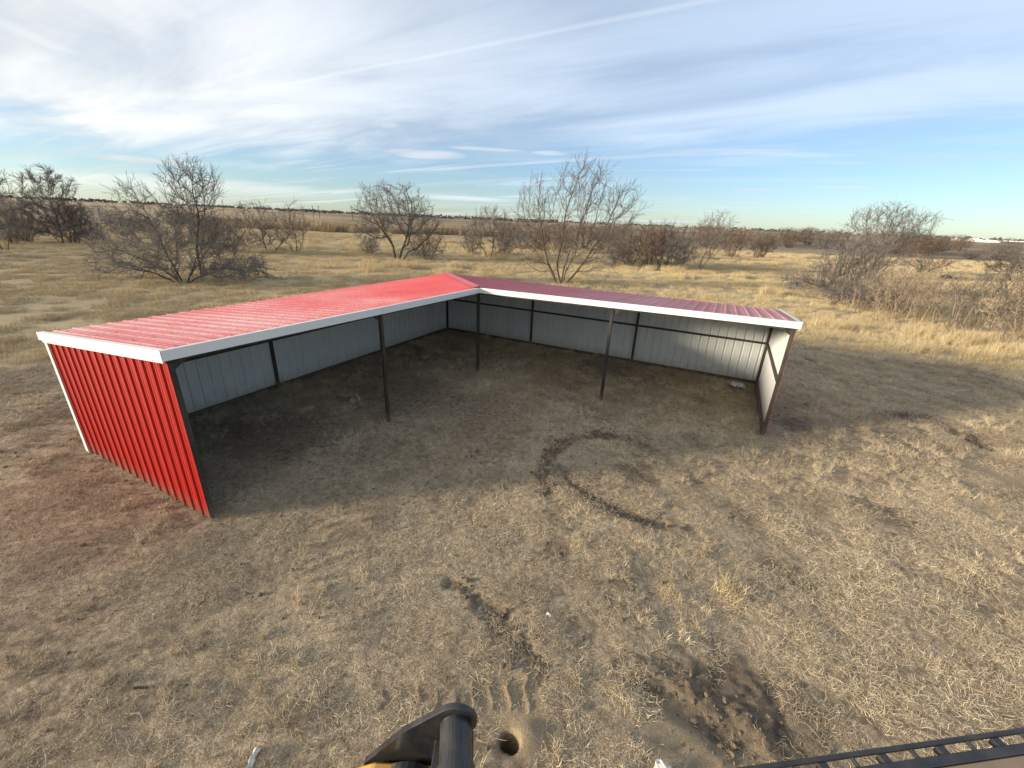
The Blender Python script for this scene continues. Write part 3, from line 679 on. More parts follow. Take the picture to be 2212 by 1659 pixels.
for wing, W_ in (('A', wA), ('B', wB)):
    h = PS/2+.002
    for s in (D, 2*D-.05, LN-h):                             # back posts
        p = W_(s if s < LN-h else LN-h, h, 0); post(p.x, p.y, roof_z(h, s)-.03)
    for s in (2*D-.05, LN-h):                                # front posts
        p = W_(s, D-h, 0); post(p.x, p.y, roof_z(D, s)-.15)
    a = W_(PS+.01, .035, .045); b_ = W_(LN-.07, .035, .045); MB().bar(a, b_, .06, .07).build('bottom_rail', M['steel'], frame, bevel=.003)
    for s0, s1 in ((PS+.01, D-PS/2-.004), (D+PS/2+.004, 2*D-.05-PS/2-.004), (2*D-.05+PS/2+.004, LN-PS-.01)):
        MB().bar(W_(s0, .03, 1.22), W_(s1, .03, 1.22), .05, .055).build('girt', M['steel'], frame, bevel=.003)
        MB().bar(W_(s0, .03, 2.09), W_(s1, .03, 2.09), .05, .06).build('top_rail', M['steel'], frame, bevel=.003)
    # end wall rails
    MB().bar(W_(LN-.035, PS+.01, .045), W_(LN-.035, D-PS-.01, .045), .06, .07).build('bottom_rail', M['steel'], frame, bevel=.003)
    MB().bar(W_(LN-.03, PS+.01, 1.22), W_(LN-.03, D-PS-.01, 1.22), .05, .055).build('girt', M['steel'], frame, bevel=.003)
    # front header and purlins under the roof sheets, rafters at the posts
    st_ = D-.02
    MB().bar(W_(st_, D-.035, roof_z(D, st_)-.095), W_(LN-.005, D-.035, roof_z(D, LN)-.095), .062, .10).build('header_beam', M['steel'], frame, bevel=.003)
    for dp in (1.1, 2.3):
        MB().bar(W_(dp+.1, dp, roof_z(dp, dp)-.035), W_(LN-.01, dp, roof_z(dp, LN)-.035), .05, .05).build('purlin', M['steel'], frame)
    for s in (D, 2*D-.05, LN-.06):
        MB().bar(W_(s, .07, roof_z(.07, s)-.10), W_(s, D-.075, roof_z(D-.075, s)-.10), .05, .07).build('rafter', M['steel'], frame)
    for s in (2*D-.05, LN-PS/2):                             # small gussets under the header
        sg = 1 if s < LN-.2 else -1
        p = W_(s, D-PS/2, roof_z(D, s)-.152); e = (W_(1, 0, 0)-W_(0, 0, 0))*sg
        MB().prism([(PS/2+.001, 0), (.20, 0), (PS/2+.001, -.11)], p-(W_(0, 1, 0)-W_(0, 0, 0))*.004, e, (0, 0, 1), (W_(0, 1, 0)-W_(0, 0, 0))*.008).build('gusset', M['steel'], frame)
post(PS/2+.002, -PS/2-.002, HB-.03)
post(D-PS/2, -D+PS/2, HF_IN-.15)
MB().bar((.1, -.1, HB-.075), (D-.1, -D+.1, HF_IN-.10), .05, .07).build('hip_rafter', M['steel'], frame)

# white trims -------------------------------------------------------------
FA = .132
def fascia(W_, s0, s1):
    z0, z1 = front_h(s0)+.030, front_h(s1)+.030; dp = D+OV
    mb = MB()
    mb.quadbox([W_(s0, dp+.006, z0-FA), W_(s1, dp+.006, z1-FA), W_(s1, dp+.010, z1-FA), W_(s0, dp+.010, z0-FA), W_(s0, dp+.006, z0), W_(s1, dp+.006, z1), W_(s1, dp+.010, z1), W_(s0, dp+.010, z0)])
    mb.quadbox([W_(s0, dp-.055, z0-.0065), W_(s1, dp-.055, z1-.0065), W_(s1, dp+.0058, z1-.003), W_(s0, dp+.0058, z0-.003), W_(s0, dp-.055, z0-.0035), W_(s1, dp-.055, z1-.0035), W_(s1, dp+.0058, z1), W_(s0, dp+.0058, z0)])
    mb.quadbox([W_(s0, dp-.02, z0-FA-.002), W_(s1, dp-.02, z1-FA-.002), W_(s1, dp+.010, z1-FA-.002), W_(s0, dp+.010, z0-FA-.002), W_(s0, dp-.02, z0-FA), W_(s1, dp-.02, z1-FA), W_(s1, dp+.010, z1-FA-.0005), W_(s0, dp+.010, z0-FA-.0005)])
    return mb.build('fascia_trim', M['trim'], shed)
for W_ in (wA, wB):
    fascia(W_, D+OV+.010, 2*D-.02); fascia(W_, 2*D-.014, LN+OV+.006)
    # rake trim over the end wall
    e0, e1 = -OV-.02, D+OV+.004; zz = lambda dp: roof_z(dp, LN)+.034
    s_ = LN+OV+.008
    mb = MB()
    mb.quadbox([W_(s_, e0, zz(e0)-.128), W_(s_, e1, zz(e1)-.128), W_(s_+.004, e1, zz(e1)-.128), W_(s_+.004, e0, zz(e0)-.128), W_(s_, e0, zz(e0)), W_(s_, e1, zz(e1)), W_(s_+.004, e1, zz(e1)), W_(s_+.004, e0, zz(e0))])
    mb.quadbox([W_(s_-.075, e0, zz(e0)-.004), W_(s_-.075, e1-.06, zz(e1-.06)-.004), W_(s_-.0005, e1-.06, zz(e1-.06)-.004), W_(s_-.0005, e0, zz(e0)-.004), W_(s_-.075, e0, zz(e0)), W_(s_-.075, e1-.06, zz(e1-.06)), W_(s_-.0005, e1-.06, zz(e1-.06)), W_(s_-.0005, e0, zz(e0))])
    rk = mb.build('rake_trim', M['trim'], shed)
    mb = MB(); s2 = LN+.032
    mb.quadbox([W_(s2, -.03, zz(-.03)-.168), W_(s2, D+.02, zz(D+.02)-.168), W_(s2+.022, D+.02, zz(D+.02)-.168), W_(s2+.022, -.03, zz(-.03)-.168), W_(s2, -.03, zz(-.03)-.122), W_(s2, D+.02, zz(D+.02)-.122), W_(s2+.022, D+.02, zz(D+.02)-.122), W_(s2+.022, -.03, zz(-.03)-.122)])
    lip = mb.build('rake_lip', M['trim'], shed)
    du = W_(1, 0, 0)-W_(0, 0, 0)
    screws([W_(s2+.022, q, zz(q)-.146) for q in np.arange(.3, D, .8)], du, lip, .007)
    # white corner trim where the end wall meets the back wall
    mb = MB(); z1_ = roof_z(0, LN)-.10
    mb.quadbox([W_(LN+.031, -.036, .0), W_(LN+.031, .085, .0), W_(LN+.035, .085, .0), W_(LN+.035, -.036, .0), W_(LN+.031, -.036, z1_), W_(LN+.031, .085, z1_), W_(LN+.035, .085, z1_), W_(LN+.035, -.036, z1_)])
    mb.quadbox([W_(LN-.085, -.040, .0), W_(LN-.085, -.0365, .0), W_(LN+.035, -.0365, .0), W_(LN+.035, -.040, .0), W_(LN-.085, -.040, z1_), W_(LN-.085, -.0365, z1_), W_(LN+.035, -.0365, z1_), W_(LN+.035, -.040, z1_)])
    mb.quadbox([W_(LN+.0355, .06, .0), W_(LN+.0355, .085, .0), W_(LN+.042, .085, .0), W_(LN+.042, .06, .0), W_(LN+.0355, .06, z1_), W_(LN+.0355, .085, z1_), W_(LN+.042, .085, z1_), W_(LN+.042, .06, z1_)])
    mb.build('corner_trim', M['trim'], shed)
# hip cap: two flanges folded over the hip
a, b_ = Vector((-OV-.01, OV+.01, HB+.052)), Vector((D+OV-.09, -D-OV+.09, HF_IN+.049))
ax = (b_-a).normalized(); mb = MB()
for sg, dirv in ((1, Vector((0, -1, 0))), (-1, Vector((1, 0, 0)))):
    side = Vector((-1, -1, 0)).normalized() if sg > 0 else Vector((1, 1, 0)).normalized()
    drop = Vector((0, 0, -.024))
    mb.quadbox([a+side*.17+drop, b_+side*.17+drop, b_+side*.001, a+side*.001, a+side*.17+drop+Vector((0, 0, .003)), b_+side*.17+drop+Vector((0, 0, .003)), b_+side*.001+Vector((0, 0, .003)), a+side*.001+Vector((0, 0, .003))])
mb.tube(a+Vector((0, 0, .004)), b_+Vector((0, 0, .004)), .014, n=8)
hc = mb.build('hip_cap', M['roof_red'], roof)
screws([a.lerp(b_, f)+Vector((-.098, -.098, -.018)) for f in np.arange(.04, 1, .06)], Vector((0, 0, 1)), hc, .008)

# ------------------------------------------------------------------ machine parts beside the camera
arm = empty('loader_arm', (9.055, -12.633, 2.5)); tag(arm, 'black and yellow loader arm end with a round pin at the bottom edge', 'loader arm')
def arm_pt(r_, u_, f_): return Vector((9.055, -12.633, 2.5))+RH*r_+Vector((0, 0, u_))+FH*f_
def ab(mb, name, mat, parent, **k):
    o = mb.build(name, mat, parent, **k); o.matrix_parent_inverse = arm.matrix_world.inverted() if parent is arm else Matrix()
    return o
bpy.context.view_layer.update()
inv = Matrix.Translation((9.055, -12.633, 2.5)).inverted()
def arm_part(mb, name, mat, parent=arm, **k):
    o = mb.build(name, mat, parent, **k)
    if parent is arm: o.matrix_parent_inverse = inv
    return o
PR = .074
ang = [math.radians(x) for x in range(-60, 131, 10)]
poly = [(PR*math.cos(a_), PR*math.sin(a_)+.018) for a_ in ang]
poly += [(-.185, -.045), (-.345, -.245), (-.36, -.30), (-.33, -.40), (.06, -.40), (.062, -.06)]
plate = arm_part(MB().prism(poly, arm_pt(0, 0, 0), RH, (0, 0, 1), FH*.022), 'mounting_plate', M['machine_black'], bevel=.003)
arm_part(MB().tube(arm_pt(0, .012, -.001), arm_pt(.055, .012, -.42), .0535, n=28), 'pin_tube', M['machine_black'], smooth=False)
arm_part(MB().tube(arm_pt(.017, .012, -.128), arm_pt(.025, .012, -.19), .063, n=28), 'pin_collar', M['machine_black'])
arm_part(MB().tube(arm_pt(.055, .012, -.42), arm_pt(.0615, .012, -.47), .075, n=28), 'pin_collar', M['machine_black'])
mb = MB().prism([(-.385, -.252), (-.30, -.205), (-.22, -.205), (-.05, -.215), (-.05, -.50), (-.375, -.50)], arm_pt(0, 0, -.012), RH, (0, 0, 1), -FH*.13)
arm_part(mb, 'boom_end', M['machine_yellow'], bevel=.008)
arm_part(MB().bar(arm_pt(-.2, -.45, -.10), arm_pt(-.2, -1.15, -1.9), .30, .30), 'boom', M['machine_yellow'], bevel=.01)
arm_part(MB().tube(arm_pt(-.17, -.275, -.02), arm_pt(-.17, -.275, -.32), .095, n=24), 'pivot_boss', M['machine_black'])
arm_part(MB().bar(arm_pt(-.045, -.09, -.30), arm_pt(-.045, -.09, -.02), .05, .10), 'stiffener', M['machine_black'], bevel=.004)

ZD = 2.75
def dk(x, y, z=ZD): return Vector((x, y, z))
A0, A1 = Vector((9.943, -12.429, ZD)), Vector((10.685, -11.924, ZD))
along_v = (A1-A0).normalized(); back_v = Vector((along_v.y, -along_v.x, 0)); 
A0 = A0-along_v*.35; A1 = A1+along_v*1.1; Ld = (A1-A0).length
deck = empty('machine_step', A0); tag(deck, 'black rung-edged metal step with a dirty tan deck in the lower right corner', 'machine step')
invd = Matrix.Translation(A0).inverted()
def dpart(mb, name, mat, **k):
    o = mb.build(name, mat, deck, **k); o.matrix_parent_inverse = invd; return o
dpart(MB().tube(A0, A1, .0075, n=10), 'outer_bar', M['machine_black'])
off = back_v*.043
dpart(MB().bar(A0+off+along_v*.0+Vector((0, 0, .004)), A1+off+Vector((0, 0, .004)), .024, .012), 'flat_bar', M['machine_black'], bevel=.002)
k = .05; q = 0
while k < Ld-.1:
    p = A0+along_v*k
    if q % 2 == 0: dpart(MB().bar(p+back_v*.006, p+back_v*.032, .010, .012), 'rung', M['machine_black'], bevel=.002)
    else: dpart(MB().bar(p+back_v*.006-Vector((0, 0, .009)), p+back_v*.032-Vector((0, 0, .009)), .030, .022), 'block', M['machine_black'], bevel=.003)
    k += .098; q += 1
dpart(MB().quadbox([A0+back_v*.056-Vector((0, 0, .03)), A1+back_v*.056-Vector((0, 0, .03)), A1+back_v*.50-Vector((0, 0, .03)), A0+back_v*.50-Vector((0, 0, .03)), A0+back_v*.056+Vector((0, 0, .006)), A1+back_v*.056+Vector((0, 0, .006)), A1+back_v*.50+Vector((0, 0, .006)), A0+back_v*.50+Vector((0, 0, .006))]), 'deck_board', M['dirty_deck'], bevel=.003)
dpart(MB().bar(A0+along_v*1.2+back_v*.3-Vector((0, 0, .04)), A0+along_v*1.2+back_v*.6-Vector((0, 0, 2.9)), .12, .12), 'support_leg', M['machine_black'])

# ------------------------------------------------------------------ bare trees, shrubs and brush
def rot_about(d, axis, a):
    c, s = math.cos(a), math.sin(a); k = axis; dot = k[0]*d[0]+k[1]*d[1]+k[2]*d[2]
    cx = (k[1]*d[2]-k[2]*d[1], k[2]*d[0]-k[0]*d[2], k[0]*d[1]-k[1]*d[0])
    return tuple(d[i]*c+cx[i]*s+k[i]*dot*(1-c) for i in range(3))
def nrm3(v):
    l = math.sqrt(v[0]*v[0]+v[1]*v[1]+v[2]*v[2]) or 1e-9; return (v[0]/l, v[1]/l, v[2]/l)
def grow_tree(seed, stems, lean, length, rad, kids, ratio, wig, trop, nseg, angle=(28, 68), start_z=0.0, base_spread=.12, rmin=.006, bare=.25, heading=None):
    """returns list of (p0, p1, r0, r1, d0, d1, level)"""
    R = random.Random(seed); out = []; maxl = len(kids)
    def branch(p, d, L, r0, lev):
        n = nseg[lev]; pts = [p]; ds = [d]; 
        for i in range(n):
            g = wig[min(lev, len(wig)-1)]; tr_ = trop[min(lev, len(trop)-1)]; d = nrm3((d[0]+R.gauss(0, g), d[1]+R.gauss(0, g), d[2]+R.gauss(0, g)+tr_))
            sl = L/n*R.uniform(.8, 1.2); p = (p[0]+d[0]*sl, p[1]+d[1]*sl, p[2]+d[2]*sl)
            if p[2] < .03: p = (p[0], p[1], .03+R.random()*.05); d = nrm3((d[0], d[1], abs(d[2])*.4))
            pts.append(p); ds.append(d)
        tip = .30 if lev < maxl else .5
        rs = [max(rmin, r0*(1-(1-tip)*i/n)) for i in range(n+1)]
        for i in range(n): out.append((pts[i], pts[i+1], rs[i], rs[i+1], ds[i], ds[i+1], lev))
        if lev >= maxl: return
        k = kids[lev]; k = int(k)+(R.random() < k-int(k))
        for j in range(k):
            f = bare+(1-bare)*((j+R.random())/k); x = f*n; i = min(int(x), n-1); w = x-i
            q = tuple(pts[i][c]*(1-w)+pts[i+1][c]*w for c in range(3)); dd = ds[i+1]
            ax = nrm3((R.gauss(0, 1), R.gauss(0, 1), R.gauss(0, .6))); dot = sum(ax[c]*dd[c] for c in range(3)); ax = nrm3(tuple(ax[c]-dot*dd[c] for c in range(3)))
            nd = rot_about(dd, ax, math.radians(R.uniform(*angle)))
            branch(q, nd, L*ratio[lev]*R.uniform(.65, 1.2)*(1.12-.45*f), max(rmin, rs[i]*R.uniform(.45, .68)), lev+1)
    for s_ in range(stems):
        a = 2*PI*(s_+R.uniform(-.3, .3))/stems; l = math.radians(R.uniform(*lean))
        if heading: a = heading[0]+R.gauss(0, heading[1])
        d = (math.cos(a)*math.sin(l), math.sin(a)*math.sin(l), math.cos(l)); bs = base_spread*R.uniform(.3, 1)
        branch((math.cos(a)*bs, math.sin(a)*bs, start_z-.05*(start_z == 0)), d, length*R.uniform(.8, 1.15), rad*R.uniform(.7, 1.1), 0)
    return out
def fit_segs(segs, H, Wd):
    z = sorted(s[1][2] for s in segs); zt = z[int(len(z)*.998)]; rr_ = sorted(math.hypot(s[1][0], s[1][1]) for s in segs); rt = rr_[int(len(rr_)*.97)]
    kz = H/zt; kx = Wd/2/rt
    f = lambda p: (p[0]*kx, p[1]*kx, p[2]*kz)
    return [(f(a), f(b_), r0, r1, d0, d1, l) for a, b_, r0, r1, d0, d1, l in segs]
def seg_mesh(name, segs, mat, sides):
    n = len(segs); P0 = np.array([s[0] for s in segs]); P1 = np.array([s[1] for s in segs]); R0 = np.array([s[2] for s in segs]); R1 = np.array([s[3] for s in segs])
    D0 = P1-P0; D0 /= np.linalg.norm(D0, axis=1)[:, None]+1e-9
    A = np.where(np.abs(D0[:, 2:3]) < .9, np.array([[0, 0, 1.]]), np.array([[1., 0, 0]])); U = np.cross(D0, A); U /= np.linalg.norm(U, axis=1)[:, None]; Vv = np.cross(D0, U)
    P0 = P0-D0*(R0*.5)[:, None]; P1 = P1+D0*(R1*.5)[:, None]
    th = np.arange(sides)*2*PI/sides; c = np.cos(th)[None, :, None]; s_ = np.sin(th)[None, :, None]
    ring = U[:, None]*c+Vv[:, None]*s_
    V = np.concatenate((P0[:, None]+ring*R0[:, None, None], P1[:, None]+ring*R1[:, None, None]), 1)
    i = np.arange(sides); j = (i+1) % sides; q = np.stack((i, j, j+sides, i+sides), 1)
    F = (np.arange(n)[:, None, None]*2*sides+q[None]).reshape(-1, 4)
    return fast_mesh(name, V.reshape(-1, 3), F, mat, sides > 3)
SPEC = {
 # dense round mesquite-like crown on a clear trunk
 'crown': dict(stems=3, lean=(8, 34), length=3.0, rad=.15, kids=(6, 6, 5, 4), ratio=(.72, .62, .55, .55), wig=(.16, .24, .28, .3), trop=(.05, .05, .04, .03), nseg=(6, 5, 4, 3, 2)),
 # several stems rising in a V from the ground
 'vase': dict(stems=6, lean=(14, 42), length=3.8, rad=.10, kids=(6, 6, 5, 3.6), ratio=(.60, .58, .52, .5), wig=(.12, .18, .22, .26), trop=(.10, .10, .09, .06), nseg=(7, 5, 4, 3, 2), bare=.3),
 # wide tree with boughs lying on the ground
 'spread': dict(stems=8, lean=(12, 84), length=3.6, rad=.11, kids=(6, 6, 5, 4), ratio=(.60, .60, .55, .5), wig=(.16, .22, .26, .3), trop=(.03, .05, .04, .02), nseg=(6, 5, 4, 3, 2), bare=.2),
 # shrub of many thin stems
 'shrub': dict(stems=15, lean=(5, 62), length=2.2, rad=.035, kids=(5, 4.5, 4), ratio=(.55, .55, .5), wig=(.10, .18, .24, .28), trop=(.06, .06, .05, .03), nseg=(5, 4, 3, 2), base_spread=.45, bare=.12),
 'pile': dict(stems=26, lean=(35, 96), length=2.2, rad=.035, kids=(5, 4, 3), ratio=(.5, .5, .5), wig=(.12, .2, .24, .28), trop=(-.13, -.08, -.03, 0), nseg=(6, 4, 3, 2), start_z=1.0, base_spread=1.0, bare=.1),
 'weed': dict(stems=230, lean=(0, 26), length=1.5, rad=.007, kids=(5, 2.5), ratio=(.28, .45), wig=(.05, .14, .2), trop=(.02, .04, .02), nseg=(4, 2, 1), base_spread=1.3, bare=.35, angle=(18, 50)),
}
def make_tree(name, label, cat, x, y, H, Wd, spec, seed, m_trunk, m_twig, rmin=.007, group=None, rz=0.0, parts=('trunk', 'crown'), **over):
    kw = dict(SPEC[spec]); kw.update(over)
    segs = fit_segs(grow_tree(seed, rmin=rmin, **kw), H, Wd)
    thick = [s for s in segs if s[2] > .032]; thin = [s for s in segs if s[2] <= .032]
    if not thick: thick = [s for s in segs if s[6] == 0]; thin = [s for s in segs if s[6] > 0]
    o = empty(name, (x, y, hz(x, y)-.03), rz); tag(o, label, cat, group)
    tag(link(parts[0], seg_mesh(parts[0], thick, m_trunk, 5), o), kind='stuff'); tag(link(parts[1], seg_mesh(parts[1], thin, m_twig, 3), o), kind='stuff')
    return o
def copy_thing(src, x, y, rz, scale, label, group=None):
    c = src.copy(); COL.objects.link(c); c.location = (x, y, hz(x, y)-.03); c.rotation_euler = (0, 0, rz); c.scale = scale
    c['label'] = label
    if group: c['group'] = group
    for ch in src.children:
        k = ch.copy(); COL.objects.link(k); k.parent = c
    return c
def sc_tree(seed, env, starts, n_att=900, step=.26, kill=.42, infl=3.2, up=.10, jit=.13, twig=(.35, .85), tw_n=1.6, rtip=.0065, rmin=.007, power=2.35, weep=.0):
    """grow limbs towards points spread through the crown's volume (env: ellipsoids cx,cy,cz,rx,ry,rz,weight);
       starts: list of (base x, y, lean direction x, y, clear length). Returns segments like grow_tree"""
    r = np.random.default_rng(seed); att = []
    wsum = sum(e[6] for e in env)
    for cx, cy, cz, rx, ry, rz, wt in env:
        n = int(n_att*wt/wsum); v = r.normal(0, 1, (n, 3)); v /= np.linalg.norm(v, axis=1)[:, None]; v *= (r.random(n)**.42)[:, None]
        att.append(v*np.array([rx, ry, rz])+np.array([cx, cy, cz]))
    att = np.concatenate(att); att = att[att[:, 2] > .12]
    pos = []; par = []
    for bx, by, lx, ly, cl in starts:
        d = np.array([lx, ly, 1.0]); d /= np.linalg.norm(d); p = np.array([bx, by, -.1]); pos.append(p); par.append(-1); k = 0
        while k*step < cl:
            d = d+r.normal(0, jit*.55, 3); d[2] += up*.4; d /= np.linalg.norm(d); p = p+d*step; pos.append(p); par.append(len(pos)-2); k += 1
    pos = list(pos); P = np.array(pos); dist = np.full(len(att), 1e9); near = np.zeros(len(att), int)
    dd = np.linalg.norm(att[:, None]-P[None], axis=2); near = dd.argmin(1); dist = dd.min(1); nkids = {}
    for it in range(90):
        act = dist < (infl if it > 6 else 9.0)
        if not act.any(): break
        P = np.array(pos); v = att[act]-P[near[act]]; v /= np.linalg.norm(v, axis=1)[:, None]+1e-9
        acc = np.zeros((len(P), 3)); np.add.at(acc, near[act], v); idx = np.unique(near[act]); new = []
        for i in idx:
            if nkids.get(i, 0) >= 4: continue
            g = acc[i]; l = np.linalg.norm(g)
            if l < 1e-6: g = r.normal(0, 1, 3); l = np.linalg.norm(g)
            g = g/l
            if par[i] >= 0:
                pd = P[i]-P[par[i]]; g = g+.45*pd/(np.linalg.norm(pd)+1e-9)
            g = g+r.normal(0, jit, 3); g[2] += up; g /= np.linalg.norm(g)
            q = P[i]+g*step*r.uniform(.8, 1.2)
            if q[2] < .06: q[2] = .06
            pos.append(q); par.append(int(i)); new.append(q); nkids[i] = nkids.get(i, 0)+1
        if not new: break
        N = np.array(new); base = len(pos)-len(new); d2 = np.linalg.norm(att[:, None]-N[None], axis=2); m = d2.min(1); a = d2.argmin(1)
        k = m < dist; dist = np.where(k, m, dist); near = np.where(k, base+a, near)
        al = dist > kill; att, dist, near = att[al], dist[al], near[al]
        if len(att) == 0: break
    P = np.array(pos); n = len(P); kids_ = [[] for _ in range(n)]
    for i, q in enumerate(par):
        if q >= 0: kids_[q].append(i)
    rad = np.zeros(n)
    for i in range(n-1, -1, -1):
        rad[i] = rtip if not kids_[i] else sum(rad[c]**power for c in kids_[i])**(1/power)
    out = []
    for bx, by, lx, ly, cl in starts:                      # stems meet in one root crown
        out.append(((0, 0, -.10), (bx*1.02+.001, by*1.02, .0), .06, .05, 0, 0, 0))
    for i, q in enumerate(par):
        if q >= 0: out.append((tuple(P[q]), tuple(P[i]), max(rmin, min(rad[q], rad[i]*1.35)), max(rmin, rad[i]), (0, 0, 1), (0, 0, 1), 1))
    # fine twigs on the thin limbs, with twiglets of their own
    R = random.Random(seed)
    for i, q in enumerate(par):
        if q < 0 or rad[i] > .045 or P[i][2] < .15: continue
        d0 = P[i]-P[q]; d0 = d0/(np.linalg.norm(d0)+1e-9)
        k = int(tw_n)+(R.random() < tw_n-int(tw_n))
        for _ in range(k):
            f = R.random(); b0 = P[q]*(1-f)+P[i]*f
            d = d0*.95+np.array([R.gauss(0, .48), R.gauss(0, .48), R.gauss(0, .40)+.20-weep]); d /= np.linalg.norm(d); L = R.uniform(*twig)
            b1 = b0+d*L*.5; d2_ = d+np.array([R.gauss(0, .16), R.gauss(0, .16), R.gauss(0, .15)+.08-weep]); d2_ /= np.linalg.norm(d2_); b2 = b1+d2_*L*.55
            out.append((tuple(b0), tuple(b1), rmin, rmin*.85, 0, 0, 4)); out.append((tuple(b1), tuple(b2), rmin*.85, rmin*.6, 0, 0, 4))
            for bb in (b0*.4+b1*.6, b1, b1*.5+b2*.5):
                if R.random() < .72:
                    d3 = d+np.array([R.gauss(0, .45), R.gauss(0, .45), R.gauss(0, .4)+.1-weep]); d3 /= np.linalg.norm(d3)
                    out.append((tuple(bb), tuple(bb+d3*L*R.uniform(.3, .55)), rmin*.8, rmin*.5, 0, 0, 4))
    return out
def plant_sc(name, label, cat, x, y, env, starts, seed, m_trunk, m_twig, group=None, parts=('trunk', 'crown'), thr=.03, **kw):
    kw['rmin'] = kw.get('rmin', .008)*1.0; kw['tw_n'] = kw.get('tw_n', 1.6)*1.5; kw['rtip'] = kw.get('rtip', .0065)*1.35
    segs = sc_tree(seed, env, starts, **kw)
    o = empty(name, (x, y, hz(x, y)-.03), math.atan2(RH.y, RH.x)); tag(o, label, cat, group)     # local x runs across the view, y away from it
    thick = [q for q in segs if q[2] > thr]; thin = [q for q in segs if q[2] <= thr]
    if not thick: thick, thin = segs[:40], segs[40:]
    link(parts[0], seg_mesh(parts[0], thick, m_trunk, 7), o); tag(link(parts[1], seg_mesh(parts[1], thin, m_twig, 3), o), kind='stuff')
    if parts[0] != 'trunk': tag(o.children[0], kind='stuff')
    return o
BD, BB, TG, TB, TR, DW = M['bark_dark'], M['bark_brown'], M['twig_grey'], M['twig_brown'], M['twig_red'], M['dead_wood']
TREES = 'bare trees around the field'
plant_sc('bare_tree', 'tall bare tree cut by the left edge of the photo', 'tree', -47.6, 0.2, [(0, 0, 5.0, 2.3, 2.3, 2.1, 3), (.6, 0, 2.6, 2.2, 2, 1.8, 1.6)], [(0, 0, -.1, 0, 1.4), (.3, .2, .35, 0, 1.0)], 21, BD, TG, TREES, n_att=420, step=.32, kill=.5, rmin=.012)
plant_sc('bare_tree', 'dark bare tree rising out of the dense clump at far left', 'tree', -54.3, 6.3, [(.4, 0, 5.5, 2.3, 2.2, 1.9, 2.6), (-.8, 0, 2.8, 4.0, 3, 2.2, 3), (1.5, 0, 1.5, 2.8, 2.4, 1.3, 1.5)], [(0, 0, .05, 0, 1.8), (-.6, .3, -.4, 0, .6), (.8, 0, .5, .1, .4)], 22, BD, TG, TREES, n_att=860, step=.34, kill=.5, rmin=.014, tw_n=3)
plant_sc('bare_tree', 'slim low bare tree just right of the far left clump', 'tree', -55.6, 10.2, [(0, 0, 2.7, 1.6, 1.5, 1.5, 1)], [(0, 0, .1, 0, .7), (0, 0, -.2, 0, .7)], 23, BD, TG, TREES, n_att=160, step=.3, kill=.5, rmin=.012)
plant_sc('bare_tree', 'wide bare tree with low sprawling boughs behind the left roof', 'tree', -18.5, -0.2, [(-.2, 0, 2.2, 3.9, 3.2, 2.0, 4.2), (-2.5, 0, .9, 2.6, 2, .8, 1.6), (2.2, .3, 1.0, 2.4, 2, .9, 1.8), (-1.4, 0, 4.0, 1.2, 1.2, 1.2, .7)], [(0, 0, -.15, 0, .9), (.2, 0, .5, .2, .5), (-.2, .1, -.8, 0, .4), (0, .2, .1, .8, .4), (0, -.2, .2, -.8, .4), (-.1, -.1, -1.4, -.4, .4), (.2, 0, 1.6, 0, .4)], 24, BD, TG, TREES, n_att=1500, step=.27, kill=.40, rmin=.0085, tw_n=1.9)
plant_sc('bare_tree', 'tall dark leaning stem crowning the wide sprawling tree at left', 'tree', -19.2, 1.3, [(.55, 0, 5.25, 1.55, 1.4, 1.35, 3), (.2, 0, 4.0, 1.6, 1.4, 1.0, 1.3)], [(-.2, 0, .16, 0, 3.4), (.0, 0, .05, .1, 3.0)], 25, BD, TG, TREES, n_att=620, step=.24, kill=.34, rmin=.008, up=.16, rtip=.008)
plant_sc('bare_tree', 'bare tree with an arching bough right behind the sprawling left tree', 'tree', -33.4, 15.2, [(-.6, 0, 3.3, 2.3, 2, 1.6, 2), (.8, 0, 1.4, 3.0, 2, 1.1, 1.4)], [(0, 0, -.2, 0, .9), (.2, 0, 1.6, 0, .6)], 26, BD, TG, TREES, n_att=460, step=.3, kill=.45, rmin=.011)
plant_sc('bare_tree', 'small upright bare tree standing alone before the reed bed', 'tree', -32.3, 17.7, [(.2, 0, 3.2, 1.9, 1.7, 1.9, 2), (-1.2, 0, 2.0, 1.3, 1.3, 1.4, .8)], [(0, 0, .05, 0, 1.2), (-.2, 0, -.45, 0, .6), (.1, 0, .5, .1, .8)], 27, BD, TG, TREES, n_att=300, step=.3, kill=.46, rmin=.010)
plant_sc('bare_tree', 'round-crowned bare tree with thick dark trunk behind the roof corner', 'tree', -20.8, 20.8, [(-.3, 0, 4.6, 4.0, 3.8, 2.7, 5), (2.6, 0, 3.3, 2.4, 2.4, 1.7, 1.6), (-2.6, 0, 2.6, 2.0, 2, 1.5, 1), (2.0, -.3, 1.1, 2.4, 1.6, .8, .8)], [(0, 0, .12, 0, 1.7), (-.3, 0, -.45, 0, 1.2), (.3, 0, .75, .2, .9)], 28, BD, TG, TREES, n_att=1200, step=.28, kill=.42, rmin=.0095, rtip=.011)
plant_sc('bare_tree', 'smaller bushy bare tree between the round-crowned and the V-shaped tree', 'tree', -15.5, 30.5, [(0, 0, 3.9, 2.2, 2, 1.9, 2.4), (-2.0, 0, 2.4, 2.0, 1.8, 1.6, 1.4), (1.7, 0, 1.9, 2.0, 1.8, 1.5, 1.2)], [(0, 0, .1, 0, 1.0), (-.3, 0, -.7, 0, .8), (.3, 0, .6, 0, .5), (0, .2, 0, .5, .5)], 29, BD, TB, TREES, n_att=640, step=.3, kill=.44, rmin=.010)
